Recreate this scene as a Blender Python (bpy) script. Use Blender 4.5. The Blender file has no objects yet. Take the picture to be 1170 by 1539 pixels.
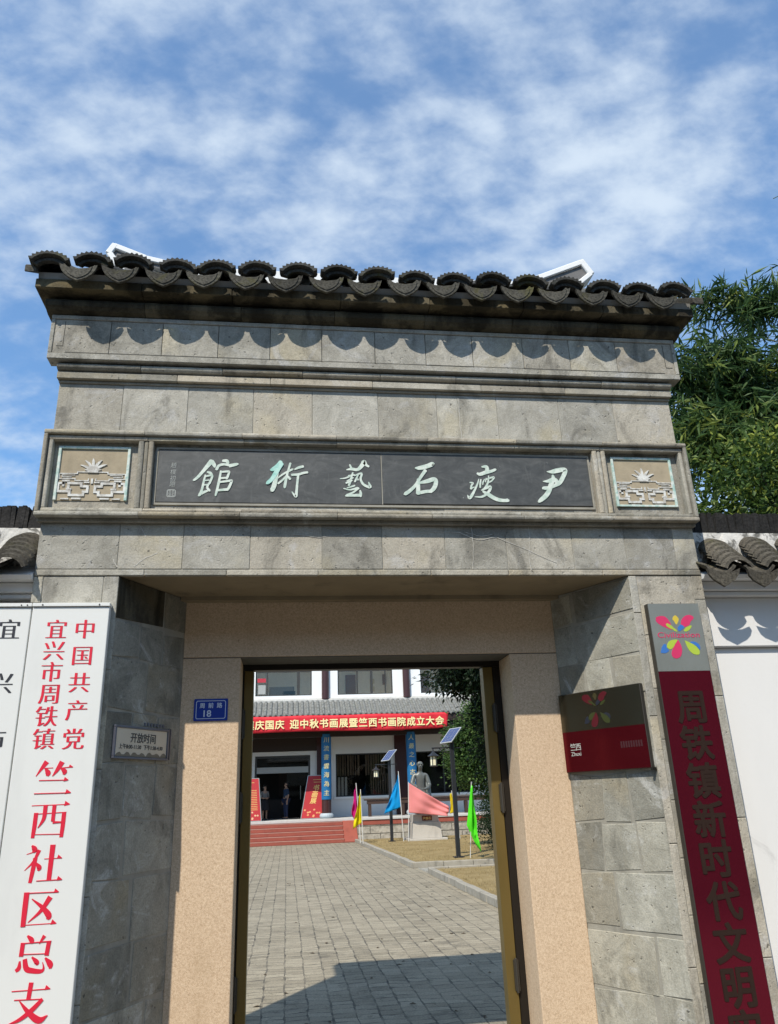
import bpy, bmesh, math, random
import numpy as np
from mathutils import Vector, Matrix
random.seed(7); rng = np.random.default_rng(11)
R = math.radians
SC = bpy.context.scene
COL = SC.collection

# ------------------------------------------------------------------ camera, world, sun, exposure
cam = bpy.data.cameras.new('camera'); cam_o = bpy.data.objects.new('camera', cam); COL.objects.link(cam_o)
cr = Vector((0.9915248443925824, -0.1247053285360063, -0.036428889455926164))
cu_ = Vector((-0.010133188580605884, -0.35378030314828685, 0.9352736581308683))
cw = Vector((0.12952143236335537, 0.9269779275360515, 0.3520456226393275))
cam_o.matrix_world = Matrix(((cr.x, cu_.x, -cw.x, 0), (cr.y, cu_.y, -cw.y, -4.5), (cr.z, cu_.z, -cw.z, 1.6), (0, 0, 0, 1)))
cam.sensor_fit = 'VERTICAL'; cam.sensor_height = 24; cam.lens = 24 * 0.7432808398941604
cam.clip_start = 0.05; cam.clip_end = 6000
SC.camera = cam_o
SC.view_settings.view_transform = 'Standard'; SC.view_settings.look = 'None'
SC.view_settings.exposure = 0.13; SC.view_settings.gamma = 1.0

SUN_EL, SUN_AZ = 49.9, 212.0           # azimuth clockwise from +Y
w = bpy.data.worlds.new('World'); SC.world = w; w.use_nodes = True
nt = w.node_tree; nt.nodes.clear()
def wn(t, **k):
    n = nt.nodes.new(t)
    for a, b in k.items(): setattr(n, a, b)
    return n
wl = nt.links.new
def wmath(op, a, b=None):
    n = wn('ShaderNodeMath', operation=op)
    for i, v in enumerate((a, b)):
        if v is None: continue
        if isinstance(v, (int, float)): n.inputs[i].default_value = v
        else: wl(v, n.inputs[i])
    return n.outputs[0]
sky = wn('ShaderNodeTexSky', sky_type='NISHITA'); sky.sun_disc = False
sky.sun_elevation = R(SUN_EL); sky.sun_rotation = R(SUN_AZ); sky.air_density = 1.0; sky.dust_density = 0.3; sky.ozone_density = 2.5
tc = wn('ShaderNodeTexCoord'); sp = wn('ShaderNodeSeparateXYZ'); wl(tc.outputs['Generated'], sp.inputs[0])
den = wmath('ADD', wmath('MAXIMUM', sp.outputs[2], 0.0), 0.42)
cb = wn('ShaderNodeCombineXYZ'); wl(wmath('DIVIDE', sp.outputs[0], den), cb.inputs[0]); wl(wmath('DIVIDE', sp.outputs[1], den), cb.inputs[1])
mp = wn('ShaderNodeMapping'); mp.inputs['Rotation'].default_value = (0, 0, R(32)); mp.inputs['Scale'].default_value = (1.0, 1.45, 1)
mp.inputs['Location'].default_value = (3.1, 0.7, 0)
wl(cb.outputs[0], mp.inputs[0])
def wnoise(scale, det, rough, dist=0.0):
    n = wn('ShaderNodeTexNoise'); n.inputs['Scale'].default_value = scale; n.inputs['Detail'].default_value = det
    n.inputs['Roughness'].default_value = rough; n.inputs['Distortion'].default_value = dist
    wl(mp.outputs[0], n.inputs['Vector']); return n.outputs['Fac']
n1 = wnoise(16.0, 7, 0.56, 0.08); n2 = wnoise(4.0, 4, 0.5, 0.25); n3 = wnoise(1.25, 2, 0.5, 0.0)
d = wmath('ADD', wmath('ADD', wmath('MULTIPLY', n1, 0.36), wmath('MULTIPLY', n2, 0.38)), wmath('MULTIPLY', n3, 0.26))
mr = wn('ShaderNodeMapRange', interpolation_type='SMOOTHSTEP'); wl(d, mr.inputs[0])
mr.inputs[1].default_value = 0.39; mr.inputs[2].default_value = 0.67; mr.inputs[3].default_value = 0.14; mr.inputs[4].default_value = 0.90
ccol = wn('ShaderNodeRGB'); ccol.outputs[0].default_value = (5.5, 6.35, 7.3, 1)
mx = wn('ShaderNodeMix', data_type='RGBA'); wl(mr.outputs[0], mx.inputs[0])
tint = wn('ShaderNodeMix', data_type='RGBA', blend_type='MULTIPLY'); tint.inputs[0].default_value = 1.0; wl(sky.outputs[0], tint.inputs[6]); tint.inputs[7].default_value = (0.66, 1.28, 1.62, 1)
wl(tint.outputs[2], mx.inputs[6]); wl(ccol.outputs[0], mx.inputs[7])
bg = wn('ShaderNodeBackground'); bg.inputs['Strength'].default_value = 0.125
wl(mx.outputs[2], bg.inputs[0])
wo = wn('ShaderNodeOutputWorld'); wl(bg.outputs[0], wo.inputs[0])

sun = bpy.data.lights.new('sun', 'SUN'); sun.energy = 4.6; sun.angle = R(0.53); sun.color = (1.0, 0.935, 0.83)
sun_o = bpy.data.objects.new('sun', sun); COL.objects.link(sun_o)
to_sun = Vector((math.sin(R(SUN_AZ)) * math.cos(R(SUN_EL)), math.cos(R(SUN_AZ)) * math.cos(R(SUN_EL)), math.sin(R(SUN_EL))))
sun_o.rotation_euler = to_sun.to_track_quat('Z', 'Y').to_euler(); sun_o.location = to_sun * 60

# ------------------------------------------------------------------ materials
class NT:
    def __init__(s, name):
        s.m = bpy.data.materials.new(name); s.m.use_nodes = True; s.t = s.m.node_tree; s.t.nodes.clear()
        s.out = s.n('ShaderNodeOutputMaterial'); s.b = s.n('ShaderNodeBsdfPrincipled'); s.l(s.b.outputs[0], s.out.inputs[0])
        s.co = s.n('ShaderNodeTexCoord').outputs['Object']
    def n(s, t, **k):
        x = s.t.nodes.new(t)
        for a, b in k.items(): setattr(x, a, b)
        return x
    def l(s, a, b): s.t.links.new(a, b)
    def mapping(s, scale=(1, 1, 1), rot=(0, 0, 0), loc=(0, 0, 0), src=None):
        x = s.n('ShaderNodeMapping'); x.inputs['Scale'].default_value = scale; x.inputs['Rotation'].default_value = rot
        x.inputs['Location'].default_value = loc; s.l(src or s.co, x.inputs[0]); return x.outputs[0]
    def noise(s, scale, det=4, rough=0.55, dist=0.0, vec=None):
        x = s.n('ShaderNodeTexNoise'); x.inputs['Scale'].default_value = scale; x.inputs['Detail'].default_value = det
        x.inputs['Roughness'].default_value = rough; x.inputs['Distortion'].default_value = dist
        s.l(vec or s.co, x.inputs['Vector']); return x.outputs['Fac']
    def vor(s, scale, vec=None, feat='F1'):
        x = s.n('ShaderNodeTexVoronoi', feature=feat); x.inputs['Scale'].default_value = scale
        s.l(vec or s.co, x.inputs['Vector']); return x.outputs[0]
    def rng(s, v, a, b, c=0.0, d=1.0, smooth=True):
        x = s.n('ShaderNodeMapRange', interpolation_type='SMOOTHSTEP' if smooth else 'LINEAR'); s.l(v, x.inputs[0])
        for i, q in enumerate((a, b, c, d)): x.inputs[i + 1].default_value = q
        return x.outputs[0]
    def ramp(s, v, stops):
        x = s.n('ShaderNodeValToRGB'); e = x.color_ramp.elements
        while len(e) < len(stops): e.new(0.5)
        for q, (p, c) in zip(e, stops): q.position = p; q.color = (*c, 1)
        s.l(v, x.inputs[0]); return x.outputs[0]
    def mix(s, f, a, b, mode='MIX'):
        x = s.n('ShaderNodeMix', data_type='RGBA', blend_type=mode); x.clamp_factor = True
        for i, v in ((0, f), (6, a), (7, b)):
            if isinstance(v, (int, float)): x.inputs[i].default_value = v
            elif isinstance(v, tuple): x.inputs[i].default_value = (*v, 1)
            else: s.l(v, x.inputs[i])
        return x.outputs[2]
    def math(s, op, a, b=None):
        x = s.n('ShaderNodeMath', operation=op)
        for i, v in enumerate((a, b)):
            if v is None: continue
            if isinstance(v, (int, float)): x.inputs[i].default_value = v
            else: s.l(v, x.inputs[i])
        return x.outputs[0]
    def attr(s, name='tone'):
        x = s.n('ShaderNodeAttribute', attribute_name=name); return x.outputs['Fac']
    def scale(s, col, v):
        x = s.n('ShaderNodeVectorMath', operation='SCALE'); s.l(col, x.inputs[0])
        if isinstance(v, (int, float)): x.inputs[3].default_value = v
        else: s.l(v, x.inputs[3])
        return x.outputs[0]
    def bump(s, h, strength=0.3, dist=0.01):
        x = s.n('ShaderNodeBump'); x.inputs['Strength'].default_value = strength; x.inputs['Distance'].default_value = dist
        s.l(h, x.inputs['Height']); s.l(x.outputs[0], s.b.inputs['Normal']); return x
    def base(s, c, rough=0.8, metal=0.0, spec=0.4):
        if isinstance(c, tuple): s.b.inputs['Base Color'].default_value = (*c, 1)
        else: s.l(c, s.b.inputs['Base Color'])
        s.b.inputs['Roughness'].default_value = rough; s.b.inputs['Metallic'].default_value = metal
        s.b.inputs['Specular IOR Level'].default_value = spec
        return s.m

def plain(name, c, rough=0.6, metal=0.0, spec=0.4, var=0.12, sc=9.0, bump=0.0, dirt=0.0):
    s = NT(name)
    n = s.noise(sc, 5, 0.6)
    col = s.mix(n, tuple(v * (1 - var) for v in c), tuple(min(1, v * (1 + var)) for v in c))
    if dirt:
        dn = s.noise(3.0, 6, 0.62, vec=s.mapping((1.3, 1.3, 0.35)))
        col = s.mix(s.rng(dn, 0.52, 0.75, 0, dirt), col, tuple(v * 0.35 for v in c))
    if bump: s.bump(s.noise(sc * 9, 4), bump, 0.004)
    return s.base(col, rough, metal, spec)

def stone_mat(name, lo, hi, warm, dark=0.35, wet=0.0, bump=0.35, lime=0.4):
    s = NT(name); t = s.attr()
    tv = s.n('ShaderNodeCombineXYZ'); s.l(s.math('MULTIPLY', t, 37.0), tv.inputs[1]); s.l(s.math('MULTIPLY', t, 91.0), tv.inputs[0])
    va = s.n('ShaderNodeVectorMath', operation='ADD'); s.l(s.co, va.inputs[0]); s.l(tv.outputs[0], va.inputs[1]); per = va.outputs[0]   # every block has its own veining
    big = s.noise(2.6, 6, 0.62, 0.7, per); mid = s.noise(8, 7, 0.66, 0.8, per); fine = s.noise(110, 3, 0.65); pit = s.noise(36, 2, 0.5, vec=per); grain = s.noise(42, 4, 0.7)
    m = s.math('ADD', s.math('ADD', s.math('MULTIPLY', big, 0.34), s.math('MULTIPLY', mid, 0.38)), s.math('MULTIPLY', grain, 0.28))
    col = s.ramp(m, [(0.36, lo), (0.50, tuple((a + b) / 2 for a, b in zip(lo, hi))), (0.63, hi)])
    t2 = s.math('FRACT', s.math('MULTIPLY', t, 7.31))
    col = s.mix(s.rng(t2, 0.3, 1.0, 0, 0.55), col, warm)
    col = s.mix(s.rng(s.noise(1.7, 4, 0.6, 0.5, per), 0.52, 0.72, 0, 0.45), col, tuple(min(.5, q * w_) for q, w_ in zip(warm, (1.15, 1.05, 0.85))))
    col = s.scale(col, s.rng(t, 0, 1, 0.68, 1.20, False))
    lim = s.noise(3.4, 8, 0.72, 1.5, s.mapping((1, 1, 1), loc=(4, 2, 7)))
    col = s.mix(s.rng(lim, 0.54, 0.68, 0, lime), col, tuple(min(0.6, v * 1.32) for v in hi))
    st = s.noise(2.6, 8, 0.70, 1.0, s.mapping((1.2, 1.2, 0.7)))
    col = s.mix(s.rng(st, 0.50, 0.66, 0, dark), col, tuple(v * 0.45 for v in lo))
    if not wet:
        rs = s.noise(5.0, 6, 0.65, 0.4, s.mapping((1, 1, 0.14), loc=(6, 2, 1)))
        col = s.mix(s.rng(rs, 0.54, 0.70, 0, 0.30), col, tuple(v * 0.5 for v in lo))
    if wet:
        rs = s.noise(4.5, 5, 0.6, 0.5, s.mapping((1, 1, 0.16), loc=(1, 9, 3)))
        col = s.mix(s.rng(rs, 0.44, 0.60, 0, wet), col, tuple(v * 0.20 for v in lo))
    col = s.mix(s.rng(fine, 0.40, 0.62, 0, 0.45), col, s.scale(col, 0.62))
    col = s.mix(s.rng(grain, 0.44, 0.60, 0, 0.42), col, s.scale(col, 0.66))
    col = s.mix(s.rng(pit, 0.71, 0.76, 0, 0.7), col, tuple(v * 0.25 for v in lo))
    h = s.math('ADD', s.math('MULTIPLY', fine, 0.35), s.math('ADD', s.math('ADD', mid, s.math('MULTIPLY', grain, .5)), s.math('MULTIPLY', s.rng(pit, 0.66, 0.74, 0, 1), -0.8)))
    s.bump(h, bump * 1.6, 0.009)
    return s.base(col, 0.88, 0, 0.22)

M = {}
M['stone'] = stone_mat('weathered_stone', (0.268, 0.254, 0.213), (0.550, 0.526, 0.456), (0.465, 0.412, 0.325), 0.58)
M['stone_trim'] = stone_mat('moulded_stone', (0.263, 0.248, 0.205), (0.530, 0.502, 0.425), (0.465, 0.398, 0.298), 0.58)
M['stone_side'] = stone_mat('blue_grey_stone', (0.235, 0.228, 0.190), (0.520, 0.505, 0.430), (0.370, 0.335, 0.258), 0.50, lime=.6)
M['stone_stain_shade'] = stone_mat('stained_shaded_stone', (0.085, 0.074, 0.050), (0.175, 0.155, 0.108), (0.15, 0.12, 0.06), 0.75, 0.75, lime=.15)  # grime stain, with the shade under the eaves put into the colour too
M['mortar'] = plain('lime_mortar', (0.30, 0.285, 0.24), 0.9, var=0.45, sc=9, bump=0.4, dirt=0.55)
M['joint'] = plain('dark_joint', (0.10, 0.095, 0.08), 0.95, var=0.4, sc=20)

def beige_mat():
    s = NT('sandstone_paint')
    f = s.noise(210, 3, 0.7); m = s.noise(75, 3, 0.6); b = s.noise(2.2, 5, 0.6); k = s.noise(60, 2, 0.5, vec=s.mapping((1, 1, 1), loc=(5, 5, 5)))
    col = s.ramp(s.math('ADD', s.math('MULTIPLY', f, 0.6), s.math('MULTIPLY', m, 0.4)), [(0.36, (0.44, 0.312, 0.200)), (0.5, (0.62, 0.462, 0.312)), (0.64, (0.75, 0.585, 0.415))])
    col = s.mix(s.rng(b, 0.35, 0.7, 0, 0.22), col, (0.50, 0.36, 0.235))
    col = s.mix(s.rng(k, 0.70, 0.76, 0, 0.6), col, (0.25, 0.16, 0.09))
    ru = s.noise(3, 6, 0.65, 0.6, s.mapping((1, 1, 0.3), loc=(3, 1, 2)))
    col = s.mix(s.rng(ru, 0.52, 0.76, 0, 0.42), col, (0.36, 0.25, 0.14))
    gr = s.noise(14, 6, 0.7, 1.0, s.mapping((1, 1, 1), loc=(2, 6, 3)))
    col = s.mix(s.rng(gr, 0.62, 0.74, 0, 0.35), col, (0.27, 0.185, 0.11))
    s.bump(s.math('ADD', f, s.math('MULTIPLY', m, 0.7)), 0.35, 0.004)
    return s.base(col, 0.85, 0, 0.3)
M['beige'] = beige_mat()
M['soffit'] = plain('stained_plaster', (0.27, 0.215, 0.135), 0.85, var=0.3, sc=4, bump=0.15, dirt=0.55)
def tile_mat(name, lo, hi, moss):
    s = NT(name); b = s.noise(7, 6, 0.65, 0.5); f = s.noise(70, 4, 0.6); t = s.attr()
    g = s.n('ShaderNodeNewGeometry').outputs['Position']
    mo = s.noise(6, 6, 0.68, 0.8, s.mapping((1, 1, 1), loc=(2, 8, 1), src=g))
    col = s.ramp(b, [(0.3, lo), (0.72, hi)])
    col = s.scale(col, s.rng(f, 0.3, 0.7, 0.6, 1.35))
    col = s.mix(s.rng(mo, 0.52, 0.72, 0, 0.7), col, moss)
    li = s.noise(17, 5, 0.7, vec=g)
    col = s.mix(s.rng(li, 0.64, 0.74, 0, 0.45), col, tuple(v * 2.0 for v in hi))
    oi = s.n('ShaderNodeObjectInfo'); col = s.scale(col, s.rng(oi.outputs['Random'], 0, 1, 0.70, 1.35, False))
    s.bump(s.math('ADD', f, b), 0.6, 0.008)
    return s.base(col, 0.9, 0, 0.25)
M['tile'] = tile_mat('mossy_grey_tile', (0.030, 0.030, 0.028), (0.080, 0.078, 0.068), (0.075, 0.070, 0.020))
M['tile_edge'] = tile_mat('drip_tile_face', (0.042, 0.040, 0.034), (0.105, 0.098, 0.078), (0.10, 0.092, 0.020))
M['tile_brown'] = tile_mat('brown_grey_tile', (0.050, 0.045, 0.037), (0.135, 0.120, 0.092), (0.09, 0.085, 0.04))
M['tile_black'] = tile_mat('black_ridge_tile', (0.012, 0.012, 0.012), (0.040, 0.038, 0.036), (0.03, 0.028, 0.02))
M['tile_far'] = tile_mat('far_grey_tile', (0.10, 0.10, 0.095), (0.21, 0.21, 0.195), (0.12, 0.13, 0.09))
def plaster(name, c, dirt, sc=2.4, rough_b=0.1, thr=(0.55, 0.72)):
    s = NT(name); g = s.noise(sc, 8, 0.68, 0.8); v = s.noise(sc * 2, 6, 0.6, vec=s.mapping((1, 1, 0.25))); f = s.noise(40, 4, 0.6)
    col = s.mix(s.rng(v, 0.4, 0.75, 0, 0.12), c, tuple(x * 0.75 for x in c))
    col = s.mix(s.rng(g, thr[0], thr[1], 0, dirt), col, (0.12, 0.115, 0.10))
    s.bump(s.math('ADD', f, g), rough_b, 0.006)
    return s.base(col, 0.85, 0, 0.3)
M['white_wall'] = plaster('white_lime_wall', (0.74, 0.73, 0.705), 0.30)
M['white_old'] = plaster('peeling_white_plaster', (0.64, 0.62, 0.575), 0.88, 10.0, 0.8, (0.47, 0.58))
M['white_ridge'] = plaster('white_ridge_plaster', (0.80, 0.80, 0.78), 0.12, 5)
M['bed'] = plain('tile_bed_mortar', (0.30, 0.285, 0.25), 0.9, var=0.4, sc=8, bump=0.5, dirt=0.6)
M['ridge_dark'] = plain('dark_plaster', (0.16, 0.155, 0.15), 0.9, var=0.3, sc=12)
def slate_mat():
    s = NT('slate_plaque'); a = s.noise(5, 7, 0.68, 1.2, s.mapping((1, 1, 2.2))); v = s.noise(26, 5, 0.65, 0.8, s.mapping((1, 1, .4))); c = s.noise(33, 3, 0.6, vec=s.mapping((1, 1, 1), loc=(3, 3, 3)))
    col = s.ramp(a, [(0.32, (0.050, 0.053, 0.052)), (0.5, (0.072, 0.075, 0.073)), (0.68, (0.110, 0.112, 0.108))])
    col = s.mix(s.rng(v, 0.52, 0.72, 0, 0.45), col, (0.125, 0.128, 0.122)); col = s.mix(s.rng(c, 0.74, 0.77, 0, 0.8), col, (0.30, 0.31, 0.29))
    s.bump(a, 0.15, 0.004); m = s.base(col, 0.5, 0, 0.4); return m
M['slate'] = slate_mat()
def flake(name, c, c2):
    s = NT(name); n = s.noise(30, 5, 0.65); col = s.mix(s.rng(n, 0.35, 0.62), c, c2)
    s.bump(n, 0.2, 0.002); return s.base(col, 0.75)
M['jade'] = flake('pale_jade_paint', (0.46, 0.57, 0.49), (0.66, 0.72, 0.64))
M['jade_bright'] = flake('bright_jade_paint', (0.30, 0.58, 0.51), (0.46, 0.70, 0.62))
M['jade_frame'] = flake('flaking_jade_paint', (0.33, 0.50, 0.45), (0.62, 0.68, 0.62))
M['relief'] = flake('flaking_white_relief', (0.42, 0.40, 0.36), (0.68, 0.68, 0.64))
M['chalk'] = plain('pale_ink', (0.45, 0.47, 0.44), 0.8)
M['panel_tan'] = plain('tan_panel_ground', (0.37, 0.31, 0.215), 0.9, var=0.3, sc=14, bump=0.3, dirt=0.3)
M['board_white'] = plain('white_signboard', (0.72, 0.725, 0.695), 0.35, var=0.02, sc=1.5, spec=0.5, dirt=0.10)
M['ink_red'] = plain('red_lettering', (0.66, 0.016, 0.045), 0.5, var=0.05)
M['ink_black'] = plain('black_lettering', (0.035, 0.037, 0.045), 0.45)
M['ink_dark'] = plain('dark_lettering', (0.030, 0.018, 0.014), 0.42, spec=0.12)
M['ink_grey'] = plain('faded_black_lettering', (0.055, 0.055, 0.055), 0.6)
M['screw'] = plain('rusty_screw', (0.09, 0.08, 0.07), 0.5, 0.5)
M['blue_plate'] = plain('blue_enamel', (0.010, 0.040, 0.30), 0.30, spec=0.5, var=0.08)
M['white_enamel'] = plain('white_enamel', (0.68, 0.74, 0.85), 0.35)
M['hours_face'] = plain('cream_plastic', (0.64, 0.555, 0.43), 0.4, var=0.08, dirt=0.35)
M['hours_frame'] = plain('blue_grey_aluminium', (0.14, 0.15, 0.19), 0.4, 0.6)
def brushed(name, c, metal=1.0, rough=0.3):
    s = NT(name); n = s.noise(6, 5, 0.6, vec=s.mapping((60, 60, 1.0))); g = s.noise(3, 4)
    col = s.mix(n, tuple(v * 0.82 for v in c), c); m = s.base(col, rough, metal, 0.5)
    s.l(s.rng(s.math('ADD', s.math('MULTIPLY', n, 0.3), s.math('MULTIPLY', g, 0.7)), 0.3, 0.7, rough * 0.8, rough * 1.35, False), s.b.inputs['Roughness']); return m
M['steel'] = brushed('brushed_steel', (0.40, 0.41, 0.36), 0.62, 0.36)
M['steel_dark'] = brushed('dull_steel', (0.15, 0.135, 0.095), 0.9, 0.15)
M['red_film'] = brushed('dark_red_metal', (0.25, 0.019, 0.042), 0.78, 0.16)
M['red_film2'] = brushed('deep_red_metal', (0.15, 0.009, 0.016), 0.7, 0.13)  # darker red than the film on the tall sign
M['e_pink'] = plain('pink_enamel', (0.62, 0.04, 0.13), 0.4); M['e_yellow'] = plain('yellow_enamel', (0.62, 0.47, 0.06), 0.4)
M['e_green'] = plain('green_enamel', (0.40, 0.52, 0.06), 0.4); M['e_blue'] = plain('blue_logo_enamel', (0.05, 0.17, 0.48), 0.4)
M['brass'] = brushed('tarnished_brass', (0.215, 0.152, 0.046), 0.5, 0.40)
M['dark_metal'] = plain('dark_bronze_metal', (0.030, 0.025, 0.020), 0.5, 0.6)
M['hinge'] = plain('grey_hinge_steel', (0.085, 0.078, 0.066), 0.5, 0.7)
M['blackgap'] = plain('black_rubber', (0.008, 0.007, 0.006), 0.7)

# ------------------------------------------------------------------ mesh builder
class MB:
    def __init__(s): s.v = []; s.f = []; s.t = []; s.mi = []; s.tone = 0.5; s.mat = 0
    def add(s, vs, fs, tone=None, mi=None):
        o = len(s.v); s.v += [tuple(q) for q in vs]; s.f += [tuple(i + o for i in q) for q in fs]
        s.t += [s.tone if tone is None else tone] * len(fs); s.mi += [s.mat if mi is None else mi] * len(fs); return s
    def box(s, x0, x1, y0, y1, z0, z1, tone=None, mi=None):
        return s.add([(x0, y0, z0), (x1, y0, z0), (x1, y1, z0), (x0, y1, z0), (x0, y0, z1), (x1, y0, z1), (x1, y1, z1), (x0, y1, z1)],
                     [(3, 2, 1, 0), (4, 5, 6, 7), (0, 1, 5, 4), (1, 2, 6, 5), (2, 3, 7, 6), (3, 0, 4, 7)], tone, mi)
    def prism(s, a, b, tone=None, mi=None):        # two matching outlines, capped
        n = len(a); s.add(list(a) + list(b), [tuple(range(n))[::-1], tuple(range(n, 2 * n))] + [(i, (i + 1) % n, n + (i + 1) % n, n + i) for i in range(n)], tone, mi); return s
    def profx(s, prof, x0, x1, tone=None, mi=None):   # profile in (y, z) run along x
        return s.prism([(x0, y, z) for y, z in prof], [(x1, y, z) for y, z in prof], tone, mi)
    def profy(s, prof, y0, y1, tone=None, mi=None):   # profile in (x, z) run along y
        return s.prism([(x, y0, z) for x, z in prof], [(x, y1, z) for x, z in prof], tone, mi)
    def profz(s, prof, z0, z1, tone=None, mi=None):
        return s.prism([(x, y, z0) for x, y in prof], [(x, y, z1) for x, y in prof], tone, mi)
    def tube(s, pts, rad, n=8, tone=None, mi=None):
        pts = [Vector(p) for p in pts]; rad = [rad] * len(pts) if isinstance(rad, (int, float)) else rad
        rings = []
        for i, p in enumerate(pts):
            d = (pts[min(i + 1, len(pts) - 1)] - pts[max(i - 1, 0)]).normalized()
            a = d.orthogonal().normalized() if i == 0 else (rings_a - d * rings_a.dot(d)).normalized()
            rings_a = a; b = d.cross(a)
            rings.append([p + (a * math.cos(2 * math.pi * k / n) + b * math.sin(2 * math.pi * k / n)) * rad[i] for k in range(n)])
        vs = [q for r in rings for q in r]; fs = []
        for i in range(len(pts) - 1):
            fs += [(i * n + k, i * n + (k + 1) % n, (i + 1) * n + (k + 1) % n, (i + 1) * n + k) for k in range(n)]
        fs += [tuple(range(n))[::-1], tuple(range((len(pts) - 1) * n, len(pts) * n))]
        return s.add(vs, fs, tone, mi)
    def lathe(s, prof, cx, cy, n=20, tone=None, mi=None):   # (r, z)
        vs = [(cx + r * math.cos(2 * math.pi * k / n), cy + r * math.sin(2 * math.pi * k / n), z) for r, z in prof for k in range(n)]
        fs = [(i * n + k, i * n + (k + 1) % n, (i + 1) * n + (k + 1) % n, (i + 1) * n + k) for i in range(len(prof) - 1) for k in range(n)]
        fs += [tuple(range(n))[::-1], tuple(range((len(prof) - 1) * n, len(prof) * n))]
        return s.add(vs, fs, tone, mi)
    def pieces(s):                                  # far-apart pieces, each to become an object of its own
        n = len(s.v); root = list(range(n))
        def find(i):
            while root[i] != i: root[i] = root[root[i]]; i = root[i]
            return i
        for f in s.f:
            a = find(f[0])
            for i in f[1:]: root[find(i)] = a
        r = np.array([find(i) for i in range(n)]); u, isl = np.unique(r, return_inverse=True); k = len(u)
        if k < 2 or k > 700: return None
        P = np.array(s.v, float); lo = np.full((k, 3), np.inf); hi = -lo; np.minimum.at(lo, isl, P); np.maximum.at(hi, isl, P)
        size = (hi - lo).max(1); gap = np.maximum(0, np.maximum(lo[:, None] - hi[None], lo[None] - hi[:, None]))
        near = np.sqrt((gap ** 2).sum(2)) <= np.maximum(.02, .5 * np.maximum(size[:, None], size[None])); lab = np.arange(k)
        while True:
            new = np.array([lab[near[i]].min() for i in range(k)])
            if (new == lab).all(): break
            lab = new
        if len(np.unique(lab)) < 2: return None
        return [[j for j, f in enumerate(s.f) if lab[isl[f[0]]] == q] for q in np.unique(lab)]
    def build(s, name, mats, parent=None, bevel=0.0, smooth=False, recalc=True, seg=1):
        parts = s.pieces() if parent is not None else None
        if parts:
            first = None
            for fs in sorted(parts, key=len, reverse=True):
                m = MB(); used = sorted({i for j in fs for i in s.f[j]}); re_ = {i: n for n, i in enumerate(used)}
                m.v = [s.v[i] for i in used]; m.f = [tuple(re_[i] for i in s.f[j]) for j in fs]; m.t = [s.t[j] for j in fs]; m.mi = [s.mi[j] for j in fs]
                o = m.build_one(name, mats, parent, bevel, smooth, recalc, seg); first = first or o
            return first
        return s.build_one(name, mats, parent, bevel, smooth, recalc, seg)
    def build_one(s, name, mats, parent=None, bevel=0.0, smooth=False, recalc=True, seg=1):
        me = bpy.data.meshes.new(name); me.from_pydata(s.v, [], s.f)
        if not isinstance(mats, (list, tuple)): mats = [mats]
        for m in mats: me.materials.append(m)
        me.polygons.foreach_set('material_index', s.mi)
        a = me.attributes.new('tone', 'FLOAT', 'FACE'); a.data.foreach_set('value', s.t)
        if recalc:
            b = bmesh.new(); b.from_mesh(me); bmesh.ops.recalc_face_normals(b, faces=b.faces); b.to_mesh(me); b.free()
        if smooth: me.polygons.foreach_set('use_smooth', [True] * len(me.polygons))
        me.update(); o = bpy.data.objects.new(name, me); COL.objects.link(o)
        if bevel:
            bv = o.modifiers.new('bevel', 'BEVEL'); bv.width = bevel; bv.segments = seg; bv.limit_method = 'ANGLE'; bv.angle_limit = R(35)
        if parent is not None: attach(o, parent)
        return o
def attach(o, p):
    o.parent = p
    if p.type == 'EMPTY': o.matrix_parent_inverse = Matrix.Translation(-Vector(p.location))
def thing(name, label, cat, loc=(0, 0, 0), group=None):
    o = bpy.data.objects.new(name, None); COL.objects.link(o); o.location = loc; o.empty_display_size = 0.2
    tag(o, label, cat, group); return o
def tag(o, label, cat, group=None):
    o['label'] = label; o['category'] = cat
    if group: o['group'] = group
    return o
def struct(o): o['kind'] = 'structure'; return o
def stuff(o): o['kind'] = 'stuff'; return o
def one(name, mb, mat, label, cat, group=None, **k):
    return tag(mb.build(name, mat, None, **k), label, cat, group)
def copy_tree(o, parent=None):
    c = o.copy(); COL.objects.link(c)
    if parent is not None: c.parent = parent
    for ch in list(o.children): copy_tree(ch, c)
    return c

class Frame:                     # a flat face: x to the reader's right, y up, d out of the face
    def __init__(s, o, u, v, n): s.o = Vector(o); s.u = Vector(u).normalized(); s.v = Vector(v).normalized(); s.n = Vector(n).normalized()
    def p(s, x, y, d=0.0): return s.o + s.u * x + s.v * y + s.n * d
def front(y): return Frame((0, y, 0), (1, 0, 0), (0, 0, 1), (0, -1, 0))
def slab(mb, F, x0, x1, y0, y1, d0, d1, tone=None, mi=None):
    q = [(x0, y0), (x1, y0), (x1, y1), (x0, y1)]
    mb.prism([F.p(x, y, d0) for x, y in q], [F.p(x, y, d1) for x, y in q], tone, mi)

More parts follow.
